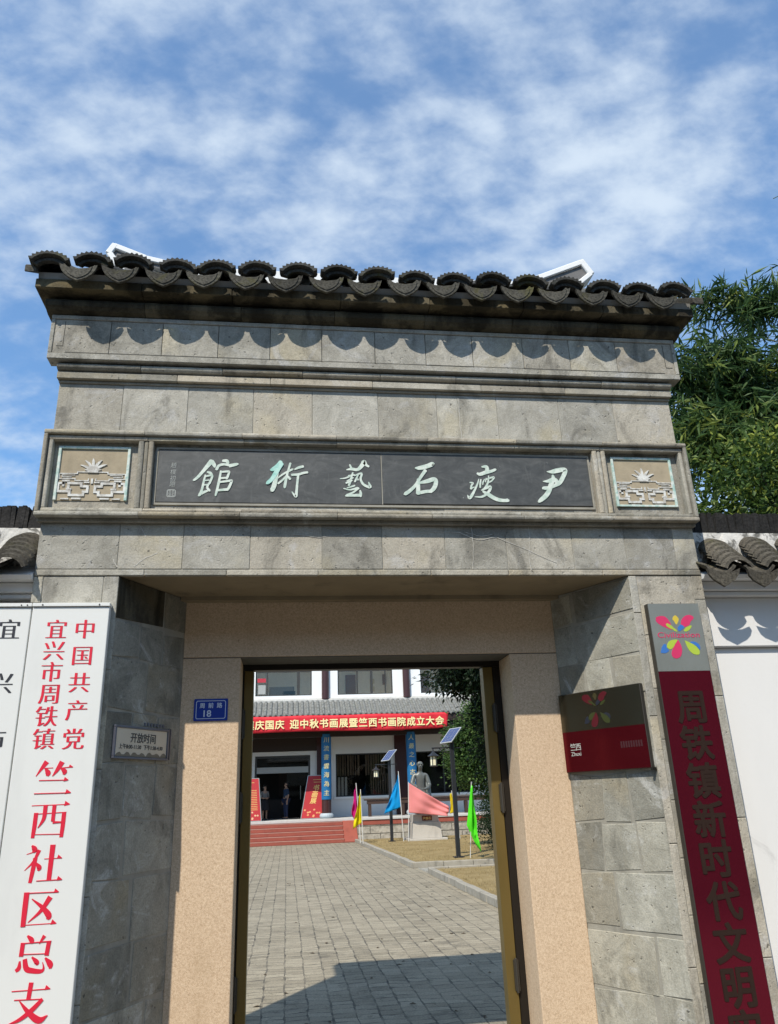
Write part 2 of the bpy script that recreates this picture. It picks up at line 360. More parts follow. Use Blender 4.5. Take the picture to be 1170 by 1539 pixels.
_tc = bpy.data.curves.new('lettering_source', 'FONT'); _to = bpy.data.objects.new('lettering_source', _tc)
_cache = {}
def glyph(txt, off=0.0):
    k = (txt, off)
    if k not in _cache:
        if _to.name not in COL.objects: COL.objects.link(_to)
        _tc.body = txt; _tc.offset = off; _tc.extrude = 0.0; _tc.resolution_u = 3; _tc.size = 1
        bpy.context.view_layer.update(); dg = bpy.context.evaluated_depsgraph_get()
        me = bpy.data.meshes.new_from_object(_to.evaluated_get(dg))
        _cache[k] = ([tuple(v.co) for v in me.vertices], [tuple(p.vertices) for p in me.polygons], [tuple(e.vertices) for e in me.edges])
        bpy.data.meshes.remove(me)
    return _cache[k]
_dl = [0]
def put(mb, F, txt, cx, cy, size, off=0.0, sx=1.0, d=0.0, th=0.0015, slant=0.0, dx=0.0, cjk=True, mi=None, dy=0.0, lay=0, fo=0.0):
    """one run of lettering as thin raised solids centred at (cx, cy); heavier weights are several shifted layers"""
    if off > 0.004:
        m = off * size * 1.1; ring = [(m, 0), (-m, 0), (0, m), (0, -m)] + ([(m * .7, m * .7), (-m * .7, m * .7), (m * .7, -m * .7), (-m * .7, -m * .7)] if off > .015 else []) + [(0, 0)]
        for k, (a, b) in enumerate(ring): put(mb, F, txt, cx, cy, size, 0.0, sx, d, th, slant, dx + a, cjk, mi, dy + b, k)
        return
    vs, fs, es = glyph(txt, fo)
    if not vs: return
    xs = [v[0] for v in vs]; mx_ = (min(xs) + max(xs)) / 2
    ys = [v[1] for v in vs]; my = 0.385 if cjk else (min(ys) + max(ys)) / 2
    k = size / 0.87 if cjk else size / (max(ys) - min(ys))
    P = [(cx + dx + ((v[0] - mx_) + slant * (v[1] - my)) * k * sx, cy + dy + (v[1] - my) * k) for v in vs]
    n = len(P); dd = d + th + lay * 0.00015 * max(1.0, th / .0015)
    from collections import Counter
    c = Counter()
    for f in fs:
        for a, b in zip(f, f[1:] + f[:1]): c[(min(a, b), max(a, b))] += 1
    rim = [e for e, q in c.items() if q == 1]
    mb.add([F.p(x, y, dd) for x, y in P] + [F.p(x, y, d) for x, y in P], fs + [(a, b, b + n, a + n) for a, b in rim], mi=mi)
def song(mb, F, ch, cx, cy, size, d=0.0):            # heavy serif-like weight: thin level strokes, broad upright strokes
    for k in range(6):
        put(mb, F, ch, cx, cy, size, d=d, th=0.0012 + 0.00025 * k, dx=(k - 2.5) * size * 0.018, fo=-0.018)
def column(mb, F, txt, cx, ys, size, **k):
    for ch, y in zip(txt, ys): put(mb, F, ch, cx, y, size, **k)

def cat(pts, n=4):
    P = [np.array(p, float) for p in pts]
    if len(P) < 3: return P
    P = [2 * P[0] - P[1]] + P + [2 * P[-1] - P[-2]]; out = []
    for i in range(1, len(P) - 2):
        for k in range(n):
            t = k / n; a, b, c, e = P[i - 1:i + 3]
            out.append(0.5 * ((2 * b) + (c - a) * t + (2 * a - 5 * b + 4 * c - e) * t * t + (3 * b - a - 3 * c + e) * t ** 3))
    out.append(P[-2]); return out
def stroke(mb, F, pts, d0, d1, smooth=True, mi=None, sc=0.001, cap=True):
    P = cat(pts) if smooth else [np.array(p, float) for p in pts]
    P = [p * sc for p in P]; L = []; Rr = []
    for i, p in enumerate(P):
        q = P[min(i + 1, len(P) - 1)][:2] - P[max(i - 1, 0)][:2]; q = q / (np.linalg.norm(q) + 1e-9); n = np.array([-q[1], q[0]])
        w_ = max(p[2], 0.0006) / 2; L.append(p[:2] + n * w_); Rr.append(p[:2] - n * w_)
        if i == 0: t0 = q
    t1 = q
    if cap:
        w0 = max(P[0][2], .0006) / 2 * 0.5; w1 = max(P[-1][2], .0006) / 2 * 0.5
        n0 = np.array([-t0[1], t0[0]]); n1 = np.array([-t1[1], t1[0]])
        L = [P[0][:2] - t0 * w0 + n0 * w0 * .9] + L + [P[-1][:2] + t1 * w1 + n1 * w1 * .9]
        Rr = [P[0][:2] - t0 * w0 - n0 * w0 * .9] + Rr + [P[-1][:2] + t1 * w1 - n1 * w1 * .9]
    m = len(L); V = [F.p(*q, d1) for q in L] + [F.p(*q, d1) for q in Rr] + [F.p(*q, d0) for q in L] + [F.p(*q, d0) for q in Rr]
    fs = []
    for i in range(m - 1):
        fs += [(i, i + 1, m + i + 1, m + i), (i, 2 * m + i, 2 * m + i + 1, i + 1), (m + i, m + i + 1, 3 * m + i + 1, 3 * m + i)]
    fs += [(0, m, 3 * m, 2 * m), (m - 1, 3 * m - 1, 4 * m - 1, 2 * m - 1)]
    mb.add(V, fs, mi=mi)
def poly(mb, F, pts, d0, d1, mi=None):
    mb.prism([F.p(x, y, d0) for x, y in pts], [F.p(x, y, d1) for x, y in pts], mi=mi)


# brush strokes as (x, z, width) in millimetres on the face of their board
PLAQUE_STROKES = {
 'guan': [[(-491,3634,30),(-511,3604,27),(-544,3557,20),(-572,3520,18),(-592,3502,14),(-599,3500,6)],[(-491,3634,24),(-475,3608,24),(-470,3591,12)],[(-514,3557,12),(-496,3551,17),(-484,3538,12)],[(-525,3537,9),(-532,3498,13),(-541,3439,15),(-551,3406,18),(-560,3396,11)],[(-522,3527,11),(-490,3535,13),(-483,3525,14),(-496,3485,14),(-505,3472,13)],[(-529,3498,8),(-500,3502,8)],[(-531,3468,8),(-505,3472,9)],[(-505,3472,14),(-510,3452,14),(-497,3433,15),(-491,3428,7)],[(-554,3406,20),(-532,3419,18),(-503,3432,11)],[(-422,3636,16),(-398,3636,22),(-389,3620,18)],[(-459,3575,18),(-445,3602,17),(-415,3612,16),(-379,3607,16),(-337,3614,18),(-325,3616,8)],[(-379,3597,13),(-337,3611,16)],[(-431,3566,12),(-438,3506,15),(-450,3434,15),(-457,3401,11),(-458,3396,4)],[(-428,3559,12),(-387,3563,14),(-380,3556,14),(-391,3520,15),(-397,3513,11)],[(-432,3516,12),(-394,3520,12)],[(-434,3489,12),(-369,3500,15),(-363,3494,15),(-377,3454,17),(-388,3435,14)],[(-444,3434,14),(-385,3441,18)]],
 'shu': [[(-58,3637,24),(-79,3606,28),(-109,3582,24),(-122,3578,12)],[(-51,3624,24),(-72,3593,30),(-90,3556,29),(-113,3515,25),(-137,3491,22),(-146,3483,10)],[(-84,3562,27),(-92,3502,28),(-101,3462,29),(-112,3439,25),(-117,3434,12)],[(-77,3522,8),(-41,3553,12),(13,3584,13),(21,3584,6)],[(2,3628,14),(-11,3577,13),(-23,3523,16),(-31,3473,18),(-33,3457,11)],[(-20,3543,9),(-47,3510,13),(-74,3486,13)],[(-14,3537,12),(2,3517,16)],[(29,3585,9),(56,3599,17),(84,3607,16)],[(11,3547,15),(50,3550,16),(87,3562,15),(112,3566,14)],[(52,3545,15),(46,3484,15),(42,3425,17),(38,3399,17),(24,3415,11),(13,3431,5)]],
 'yi': [[(361,3589,7),(395,3595,19),(433,3592,21),(465,3627,28),(475,3648,28),(487,3627,19),(505,3614,14)],[(382,3625,10),(392,3602,15)],[(319,3526,6),(350,3530,9),(388,3547,12),(394,3551,9)],[(401,3570,10),(391,3537,12),(384,3510,15),(374,3480,14)],[(372,3547,9),(410,3554,10)],[(356,3496,12),(387,3510,11),(397,3517,7)],[(362,3510,7),(403,3534,9)],[(435,3555,9),(415,3511,12),(411,3504,6)],[(410,3548,7),(457,3565,13),(450,3525,14),(465,3491,16),(489,3475,17),(511,3472,19),(501,3505,6)],[(425,3541,10),(434,3518,10)],[(362,3463,7),(393,3473,11),(412,3480,10)],[(340,3459,7),(380,3450,10),(430,3464,14)],[(436,3463,14),(401,3433,12),(361,3413,15)],[(352,3409,12),(392,3411,17),(447,3414,21)],[(445,3447,9),(449,3424,17),(448,3403,11)]],
 'shi': [[(810,3610,10),(839,3610,28),(891,3625,30),(924,3640,30),(930,3636,19)],[(876,3594,23),(842,3545,20),(807,3490,20),(767,3449,23),(738,3428,23),(728,3423,10)],[(825,3531,17),(823,3483,25),(820,3429,28)],[(827,3504,13),(885,3518,28),(930,3533,28),(942,3513,28),(927,3471,28),(900,3444,22)],[(820,3433,23),(868,3445,22),(910,3448,22)]],
 'shou': [[(1256,3627,11),(1286,3628,23),(1291,3606,26),(1283,3591,23)],[(1222,3580,14),(1240,3573,23),(1283,3589,26),(1320,3597,20),(1345,3609,17),(1349,3614,7)],[(1229,3539,5),(1216,3502,11),(1189,3449,16),(1168,3415,20),(1154,3403,16),(1145,3424,5)],[(1167,3513,8),(1187,3509,12),(1176,3492,12),(1172,3468,16)],[(1173,3472,11),(1196,3482,5)],[(1243,3537,7),(1237,3512,12),(1233,3478,10)],[(1267,3539,6),(1256,3517,9),(1252,3498,6)],[(1279,3547,6),(1272,3518,8)],[(1297,3564,6),(1292,3528,11),(1280,3498,13),(1259,3469,11)],[(1279,3537,8),(1312,3550,12),(1333,3553,12),(1315,3528,10),(1290,3513,8)],[(1240,3459,7),(1269,3474,17),(1302,3486,18),(1295,3460,18),(1270,3431,16),(1236,3413,14),(1193,3413,5)],[(1249,3452,14),(1283,3431,26),(1318,3407,27),(1353,3393,26),(1389,3389,22),(1413,3392,23),(1418,3394,11)]],
 'yin': [[(1699,3601,5),(1729,3599,24),(1763,3607,33),(1817,3618,29),(1827,3606,29),(1805,3561,28),(1777,3521,28),(1741,3501,24),(1702,3485,23),(1664,3480,23),(1656,3475,9)],[(1665,3529,6),(1703,3532,24),(1737,3545,28),(1755,3535,28),(1757,3516,19)],[(1736,3575,14),(1737,3545,28),(1714,3505,28),(1700,3466,30),(1672,3427,31),(1636,3397,27),(1618,3382,14)]],
}
BOARD_STROKES = {
 'zhu': [[(-1266,1850,27),(-1289,1815,16),(-1313,1777,4)],[(-1285,1817,4),(-1231,1817,4)],[(-1271,1816,7),(-1254,1793,27),(-1257,1777,13)],[(-1188,1847,27),(-1208,1808,20),(-1230,1775,4)],[(-1200,1815,4),(-1137,1819,4)],[(-1150,1824,16),(-1131,1818,4)],[(-1191,1814,7),(-1171,1798,25),(-1174,1782,11)],[(-1295,1756,4),(-1150,1754,4)],[(-1169,1759,22),(-1148,1754,4)],[(-1312,1691,4),(-1130,1690,4)],[(-1154,1696,25),(-1128,1690,4)]],
 'xi': [[(-1316,1632,4),(-1128,1633,4)],[(-1153,1638,25),(-1127,1633,4)],[(-1290,1597,21),(-1291,1533,21),(-1294,1476,17)],[(-1151,1596,21),(-1151,1536,21),(-1153,1475,18)],[(-1289,1591,4),(-1140,1595,4)],[(-1290,1493,3),(-1155,1490,4)],[(-1247,1631,21),(-1248,1574,19),(-1260,1545,12),(-1274,1524,3)],[(-1203,1632,19),(-1203,1553,18)],[(-1203,1548,12),(-1161,1548,7)]],
 'she': [[(-1292,1441,7),(-1277,1424,26),(-1282,1409,10)],[(-1313,1400,3),(-1259,1415,7)],[(-1253,1419,19),(-1275,1366,12),(-1314,1325,3)],[(-1268,1382,21),(-1274,1325,21),(-1281,1267,17)],[(-1261,1357,9),(-1244,1336,24),(-1249,1322,9)],[(-1189,1441,26),(-1190,1362,24),(-1191,1276,22)],[(-1224,1376,3),(-1140,1376,3)],[(-1160,1384,19),(-1138,1376,3)],[(-1251,1275,4),(-1129,1276,4)],[(-1150,1283,22),(-1127,1276,3)]],
 'qu': [[(-1290,1225,25),(-1290,1149,25),(-1290,1071,22)],[(-1291,1221,4),(-1138,1220,4)],[(-1158,1226,22),(-1136,1220,3)],[(-1277,1078,4),(-1135,1079,4)],[(-1157,1086,24),(-1132,1078,3)],[(-1174,1199,26),(-1213,1138,17),(-1268,1089,4)],[(-1262,1194,4),(-1207,1153,19),(-1173,1116,29),(-1177,1098,14)]],
 'zong': [[(-1263,1031,8),(-1241,1011,23),(-1236,995,8)],[(-1182,1027,18),(-1203,993,5)],[(-1280,1001,20),(-1282,942,20)],[(-1158,998,20),(-1163,940,20)],[(-1288,998,4),(-1147,1001,5)],[(-1286,951,3),(-1158,948,3)],[(-1285,922,8),(-1286,892,20),(-1300,880,15)],[(-1263,930,20),(-1251,889,25),(-1223,878,23),(-1182,873,18),(-1170,885,10),(-1178,912,3)],[(-1231,937,7),(-1205,912,23),(-1207,901,8)],[(-1168,930,8),(-1142,902,27),(-1138,882,12)]],
 'zhi': [[(-1220,828,21),(-1225,758,20)],[(-1306,795,4),(-1132,796,4)],[(-1152,803,21),(-1129,796,3)],[(-1290,758,4),(-1160,755,4)],[(-1160,755,16),(-1203,713,21),(-1255,676,16),(-1308,658,3)],[(-1265,753,4),(-1218,703,21),(-1166,668,28),(-1129,686,4)]],
}
EMBLEM = {
 'pinkL': [(2283,2601),(2308,2609),(2342,2606),(2364,2583),(2375,2555),(2375,2522),(2350,2530),(2316,2545),(2281,2573)],
 'yellow': [(2397,2603),(2415,2613),(2432,2592),(2426,2572),(2410,2554),(2398,2577),(2391,2587)],
 'pinkR': [(2442,2557),(2449,2582),(2475,2607),(2508,2615),(2531,2604),(2531,2591),(2508,2571),(2497,2551),(2468,2539),(2445,2547)],
 'greenA': [(2342,2558),(2353,2562),(2384,2542),(2386,2524),(2366,2530),(2345,2545)],
 'greenB': [(2383,2537),(2402,2524),(2409,2509),(2385,2519)],
 'blueA': [(2417,2537),(2439,2554),(2460,2539),(2441,2521),(2423,2511),(2415,2522)],
 'greenC': [(2453,2516),(2473,2536),(2507,2548),(2507,2536),(2485,2516),(2462,2509)],
 'blueL': [(2277,2379),(2290,2413),(2309,2433),(2322,2428),(2323,2408),(2333,2391),(2307,2376)],
 'greenL': [(2322,2413),(2337,2443),(2363,2457),(2400,2458),(2380,2432),(2366,2412),(2343,2399)],
 'pinkB': [(2404,2458),(2416,2432),(2420,2397),(2406,2358),(2379,2343),(2355,2349),(2347,2373),(2366,2412)],
 'greenR': [(2447,2454),(2466,2446),(2505,2426),(2531,2396),(2531,2371),(2519,2364),(2489,2369),(2467,2391),(2456,2416)],
 'blueR': [(2476,2441),(2503,2447),(2530,2435),(2542,2415),(2535,2395),(2514,2421)],
}

# ------------------------------------------------------------------ ground of the street and the courtyard
def paver_mat(name, lo, hi, bw, rh, jw):
    s = NT(name)
    mpv = s.n('ShaderNodeCombineXYZ'); sx = s.n('ShaderNodeSeparateXYZ'); s.l(s.co, sx.inputs[0])
    wob = s.noise(1.7, 3, 0.5); wob2 = s.noise(2.6, 3, 0.5, vec=s.mapping((1, 1, 1), loc=(7, 3, 0)))
    s.l(s.math('ADD', sx.outputs[1], s.math('MULTIPLY', s.math('SUBTRACT', wob, 0.5), 0.30)), mpv.inputs[0])
    s.l(s.math('ADD', sx.outputs[0], s.math('MULTIPLY', s.math('SUBTRACT', wob2, 0.5), 0.045)), mpv.inputs[1])
    br = s.n('ShaderNodeTexBrick'); br.offset = 0.5; br.inputs['Scale'].default_value = 1.0
    br.inputs['Brick Width'].default_value = bw; br.inputs['Row Height'].default_value = rh; br.inputs['Mortar Size'].default_value = jw
    s.l(s.rng(s.noise(6, 5, 0.7), 0.35, 0.68, jw * .25, jw * 1.5), br.inputs['Mortar Size']); br.inputs['Mortar Smooth'].default_value = 0.35; br.inputs['Color1'].default_value = (*lo, 1); br.inputs['Color2'].default_value = (*hi, 1)
    br.inputs['Mortar'].default_value = (0.075, 0.07, 0.06, 1); br.inputs['Bias'].default_value = 0.1
    s.l(mpv.outputs[0], br.inputs['Vector'])
    jn = s.noise(5, 5, 0.6)
    b2 = s.mix(s.rng(jn, 0.32, 0.62, 0.25, 1.0), s.mix(0.5, lo, hi), br.outputs['Color'])
    big = s.noise(0.8, 6, 0.65); fine = s.noise(60, 4, 0.6)
    col = s.mix(s.rng(big, 0.40, 0.70, 0, 0.55), b2, (0.36, 0.315, 0.235))
    col = s.scale(col, s.rng(fine, 0.3, 0.7, 0.8, 1.18))
    dk = s.noise(2.6, 6, 0.7, vec=s.mapping((1, 1, 1), loc=(9, 2, 0)))
    col = s.mix(s.rng(dk, 0.52, 0.70, 0, 0.5), col, (0.10, 0.092, 0.075))
    wd = s.noise(11, 6, 0.7, 0.5, s.mapping((1, .35, 1)))
    col = s.mix(s.rng(wd, 0.58, 0.68, 0, 0.5), col, (0.12, 0.11, 0.075))
    h = s.math('ADD', s.math('MULTIPLY', br.outputs['Fac'], -1.0), s.math('MULTIPLY', fine, 0.3))
    s.bump(h, 0.6, 0.008)
    return s.base(col, 0.9, 0, 0.12)
M['paver'] = paver_mat('grey_courtyard_pavers', (0.205, 0.178, 0.130), (0.345, 0.303, 0.225), 0.135, 0.190, 0.011)
M['paver2'] = paver_mat('pale_cross_path', (0.29, 0.28, 0.245), (0.36, 0.35, 0.31), 0.4, 0.4, 0.012)
M['asphalt'] = plain('street_asphalt', (0.150, 0.138, 0.120), 0.9, var=0.3, sc=2, bump=0.3, dirt=0.3)
M['earth'] = plain('bare_ground', (0.14, 0.125, 0.09), 0.95, var=0.4, sc=3)
M['kerb'] = plain('kerb_concrete', (0.32, 0.29, 0.235), 0.9, var=0.35, sc=6, bump=0.4, dirt=0.6)
M['lawn'] = None
g = MB(); n_ = 24
g.add([(-3000, -3000, -0.012), (3000, -3000, -0.012), (3000, 3000, -0.012), (-3000, 3000, -0.012)], [(0, 1, 2, 3)])
struct(g.build('ground', M['earth'], recalc=False))
g = MB(); g.box(-40, 40, -14, 0.02, -0.010, -0.004); struct(g.build('street', M['asphalt']))
g = MB(); g.box(-19, 3.06, 0.9, 29.0, -0.008, 0.0); g.box(3.06, 3.16, 0.9, 15.9, -0.008, 0.0); struct(g.build('courtyard_path', M['paver']))
g = MB(); g.box(3.16, 11, 14.24, 15.56, -0.008, 0.004); struct(g.build('cross_path', M['paver2']))
def lawn_mat():
    s = NT('dry_lawn'); a = s.noise(1.3, 6, 0.65); f = s.noise(40, 5, 0.7)
    col = s.ramp(s.math('ADD', s.math('MULTIPLY', a, .5), s.math('MULTIPLY', f, .5)), [(0.3, (0.15, 0.108, 0.045)), (0.5, (0.30, 0.222, 0.105)), (0.72, (0.38, 0.295, 0.155))])
    s.bump(f, 0.8, 0.03); return s.base(col, 0.95, 0, 0.1)
M['lawn'] = lawn_mat()
g = MB(); g.box(3.27, 11, 0.9, 14.12, -0.008, 0.085); struct(g.build('lawn', M['lawn']))
g = MB(); g.profz([(3.14, 15.70), (11, 15.70), (11, 28.95), (2.88, 28.95)], -0.008, 0.085); struct(g.build('lawn', M['lawn']))
def kerbs(name, p, q, wid, top):
    g = MB(); p, q = Vector((*p, 0)), Vector((*q, 0)); d = q - p; L = d.length; d.normalize(); nn = Vector((-d.y, d.x, 0)); k = 0.0
    while k < L - 0.05:
        e = min(k + 0.75 + random.uniform(-.05, .05), L); dz = random.uniform(-.008, .008); do = random.uniform(-.006, .006)
        a, b = p + d * (k + .004), p + d * (e - .004)
        pts = [a + nn * do, b + nn * do, b + nn * (wid + do), a + nn * (wid + do)]
        g.prism([(v.x, v.y, -0.006) for v in pts], [(v.x, v.y, top + dz) for v in pts], random.random()); k = e
    o = g.build(name, M['kerb'], bevel=0.012); return struct(o)
kerbs('kerb', (3.27, 1.2), (3.27, 14.0), 0.12, 0.125)
kerbs('kerb', (11, 14.00), (3.16, 14.00), -0.12, 0.125)
kerbs('kerb', (3.03, 15.56), (11, 15.56), 0.13, 0.125)
kerbs('kerb', (2.73, 28.6), (3.02, 15.72), 0.13, 0.125)
def grass_blades():
    N = 15000
    x = rng.uniform(2.95, 9, N); y = np.where(rng.random(N) < .35, rng.uniform(3, 13.9, N), rng.uniform(15.8, 28.8, N))
    x = np.where(y < 14, np.maximum(x, 3.42), np.maximum(x, 3.2)); keep = (np.sin(x * 2.3) + np.sin(y * 1.7 + x) + rng.normal(0, .8, N)) > -.5
    x, y = x[keep], y[keep]; N = len(x); a = rng.uniform(0, 6.28, N); h = rng.uniform(.02, .065, N); w_ = .006
    lx, ly = rng.normal(0, .025, N), rng.normal(0, .025, N)
    V = np.stack([np.stack([x - w_ * np.cos(a), y - w_ * np.sin(a), np.full(N, .08)], 1), np.stack([x + w_ * np.cos(a), y + w_ * np.sin(a), np.full(N, .08)], 1), np.stack([x + lx, y + ly, .08 + h], 1)], 1).reshape(-1, 3)
    me = bpy.data.meshes.new('grass'); me.from_pydata(V.tolist(), [], np.arange(3 * N).reshape(-1, 3).tolist()); me.materials.append(plain('straw_grass', (0.31, 0.238, 0.11), 0.9, var=.5, sc=2))
    o = bpy.data.objects.new('grass', me); COL.objects.link(o); o['category'] = 'grass'; o['label'] = 'dry yellow grass growing on the two kerbed lawns'; stuff(o)
grass_blades()

M['crack'] = plain('pale_crack_mortar', (0.50, 0.48, 0.43), 0.9, var=.3, sc=30)
def litter():
    r_ = random.Random(8); g = MB()
    for k in range(70):
        x, y = r_.uniform(-1.5, 2.9), 2.0 + 12 * r_.random() ** 1.6; a = r_.uniform(0, 6.28); L = r_.uniform(.018, .05); c, s_ = math.cos(a) * L, math.sin(a) * L
        g.add([(x - c, y - s_, .003), (x + s_ * .35, y - c * .35, .010), (x + c, y + s_, .004), (x - s_ * .35, y + c * .35, .012)], [(0, 1, 2), (0, 2, 3)], r_.random())
    o = g.build('leaf_litter', plain('dry_fallen_leaf', (.09, .06, .03), .8, var=.5), recalc=False); tag(o, 'small dry leaves scattered over the courtyard pavers', 'leaves'); stuff(o)
litter()
# house front across the street, behind the photographer
def opposite_house():
    t = thing('opposite_house', 'plain grey-brown house front standing across the street from the gateway', 'house', (2, -10.5, 0))
    g = MB(); g.box(-22, 26, -16, -10.5, 0, 6.2); w_ = g.build('wall', plain('grey_brown_render', (0.30, 0.255, 0.20), .9, var=.3, sc=1.5, dirt=.4), t)
    g = MB(); g.profx([(-10.1, 6.0), (-10.0, 6.15), (-13.2, 8.0), (-16.5, 6.1)], -22.3, 26.3); g.build('roof', M['tile'], t)
    for k in range(9):
        x = -20 + k * 5.0
        for z0, z1 in ((1.0, 2.3), (3.9, 5.2)):
            if z0 < 3 and k % 3 == 1: z0, z1 = 0.05, 2.2
            g = MB(); g.box(x, x + 1.5, -10.499, -10.44, z0, z1); f = g.build('window', M['dark_metal'], t); g = MB(); g.box(x + .08, x + 1.42, -10.439, -10.43, z0 + .08, z1 - .08); g.build('pane', M['blackgap'], f)
opposite_house()
# ------------------------------------------------------------------ the gate
GX0, GX1 = -1.472, 2.667
gate = thing('gateway', 'weathered grey stone gateway with tiled top and dark inscribed name panel', 'gate', (0.6, 0, 0))

def blockrow(mb, x0, x1, z0, z1, y, widths, gap=0.002, depth=0.03, off=0.0, tones=None):
    x = x0; k = 0
    while x < x1 - 0.01:
        e = x + widths[k % len(widths)]
        if x1 - e < 0.12: e = x1
        g_ = gap / 2; dy = random.uniform(-.0012, .0012); t = random.random() if tones is None else tones[k % len(tones)]
        mb.box(x + (g_ if x > x0 else 0), e - (g_ if e < x1 else 0), y + dy, y + depth, z0, z1, t); x = e; k += 1

# body: mortar cores set back from the faced stone
g = MB()
g.profz([(GX0 + .004, .0035), (-0.998, .0035), (-0.676, .565), (-0.676, 0.945), (GX0 + .004, 0.945)], 0, 2.886)
g.profz([(GX1 - .004, .0035), (2.172, .0035), (1.838, .565), (1.838, 0.945), (GX1 - .004, 0.945)], 0, 2.886)
g.box(GX0 + .004, GX1 - .004, .0035, 0.945, 2.894, 4.73)
g.build('core', M['mortar'], gate)
g = MB()                                            # side and back facing slabs of the upper body
for z0, z1 in ((2.93, 3.20), (3.22, 3.80), (3.81, 4.17)):
    for xs in ((GX0, GX0 + .003), (GX1 - .003, GX1)): g.box(xs[0], xs[1], 0.031, .948, z0, z1, random.random())
g.box(GX0, GX0 + .003, .02, .948, 0, 2.885, .4); g.box(GX1 - .003, GX1, .02, .948, 0, 2.885, .6)
g.build('side_facing', M['stone'], gate)

def wedges(mb, F, W, rows, gap, seed, tones=None, jit=0.014, d=0.0):
    r = random.Random(seed)
    def jt(): return r.uniform(-jit, jit)
    z = rows[0]
    for ri in range(len(rows) - 1):
        z0, z1 = rows[ri], rows[ri + 1]; nb = r.choice((2, 2, 3, 3)); cuts = [0] + sorted(r.uniform(.22, .78) * W if nb == 2 else W * (k + r.uniform(-.12, .12)) / nb for k in range(1, nb)) + [W]
        for k in range(len(cuts) - 1):
            a, b = cuts[k] + gap / 2, cuts[k + 1] - gap / 2
            if k == 0: a = 0.0
            if k == len(cuts) - 2: b = W
            q = [(a + (jt() if k else 0), z0 + gap / 2 + jt()), (b + (jt() if b < W else 0), z0 + gap / 2 + jt()), (b + (jt() if b < W else 0), z1 - gap / 2 + jt()), (a + (jt() if k else 0), z1 - gap / 2 + jt())]
            dd = d + r.uniform(-.0015, .0015); t = r.random() if tones is None else tones(ri, k, r)
            mb.prism([F.p(x, y, dd - .012) for x, y in q], [F.p(x, y, dd) for x, y in q], t)
NL = Frame((-0.994, 0, 0), (0.324, 0.57, 0), (0, 0, 1), (0.57, -0.324, 0)); WL = math.hypot(.324, .57)
NR = Frame((1.8326, 0.57, 0), (0.3354, -0.57, 0), (0, 0, 1), (-0.57, -0.3354, 0)); WR = math.hypot(.3354, .57)
rows = [0, .31, .64, .95, 1.27, 1.56, 1.86, 2.14, 2.46, 2.60, 2.889]
g = MB(); wedges(g, NL, WL, [0, .31, .62, .93, 1.25, 1.54, 1.84, 2.12, 2.42, 2.63], .015, 5); g.build('splayed_facing', M['stone_side'], gate, bevel=.003)
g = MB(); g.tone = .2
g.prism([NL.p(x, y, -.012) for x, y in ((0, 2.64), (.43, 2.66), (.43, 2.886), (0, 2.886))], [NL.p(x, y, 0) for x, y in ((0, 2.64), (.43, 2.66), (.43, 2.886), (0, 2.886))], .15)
g.build('stained_block', M['stone_stain_shade'], gate, bevel=.003)
g = MB(); g.prism([NL.p(x, y, -.012) for x, y in ((.44, 2.66), (WL, 2.66), (WL, 2.886), (.44, 2.886))], [NL.p(x, y, 0) for x, y in ((.44, 2.66), (WL, 2.66), (WL, 2.886), (.44, 2.886))], .25)
g.build('corner_block', M['stone_side'], gate, bevel=.003)
g = MB(); wedges(g, NR, WR, [0, .22, .52, .83, 1.14, 1.42, 1.70, 2.14, 2.40, 2.66, 2.886], .015, 9); g.build('splayed_facing', M['stone_side'], gate, bevel=.003)

# pillar fronts: wide blocks between two narrow quoin strips
for (a, b, ql, qr, nm, sd) in ((GX0, -0.994, 0.055, 0.085, 'left', 3), (2.168, GX1, 0.052, 0.072, 'right', 4)):
    r = random.Random(sd); g = MB(); z = 0.0
    hs = [.30, .33, .29, .31, .34, .30, .33, .32, .36]
    while z < 2.88:
        e = min(z + hs[int(z * 3) % 9], 2.886)
        if 2.886 - e < .12: e = 2.886
        g.box(a + ql + .002, b - qr - .002, r.uniform(-.001, .001), .03, z + .003, e - .003, r.random()); z = e
    for (p, q) in ((a, a + ql - .002), (b - qr + .002, b)):
        z = 0.0
        while z < 2.88:
            e = min(z + r.uniform(.4, .75), 2.886)
            if 2.886 - e < .12: e = 2.886
            g.box(p, q, r.uniform(-.003, -.001), .028, z + .002, e - .002, r.uniform(.5, 1)); z = e
    g.build('pillar_facing', M['stone'], gate, bevel=.003)

g = MB()
blockrow(g, GX0, GX1, 2.889, 2.925, -.006, [.62, .48, .55, .7, .5], .002)
g.build('lintel_lip', M['stone_trim'], gate, bevel=.004)
g = MB(); blockrow(g, GX0, GX1, 2.931, 3.214, 0, [.46, .375, .40, .44, .375, .40, .40, .44, .36, .34], .004, tones=[.45, .62, .7, .66, .2, .8, .72, .9, .55, .3, 1.0])
g.build('lintel_course', M['stone'], gate, bevel=.002)
g = MB(); blockrow(g, GX0, GX1, 3.806, 4.168, 0, [.40, .41, .42, .385, .44, .40, .42, .44, .4, .43], .004, tones=[.5, .75, .55, .8, .7, .62, .85, .6, .45, .8])
g.build('upper_course', M['stone'], gate, bevel=.002)

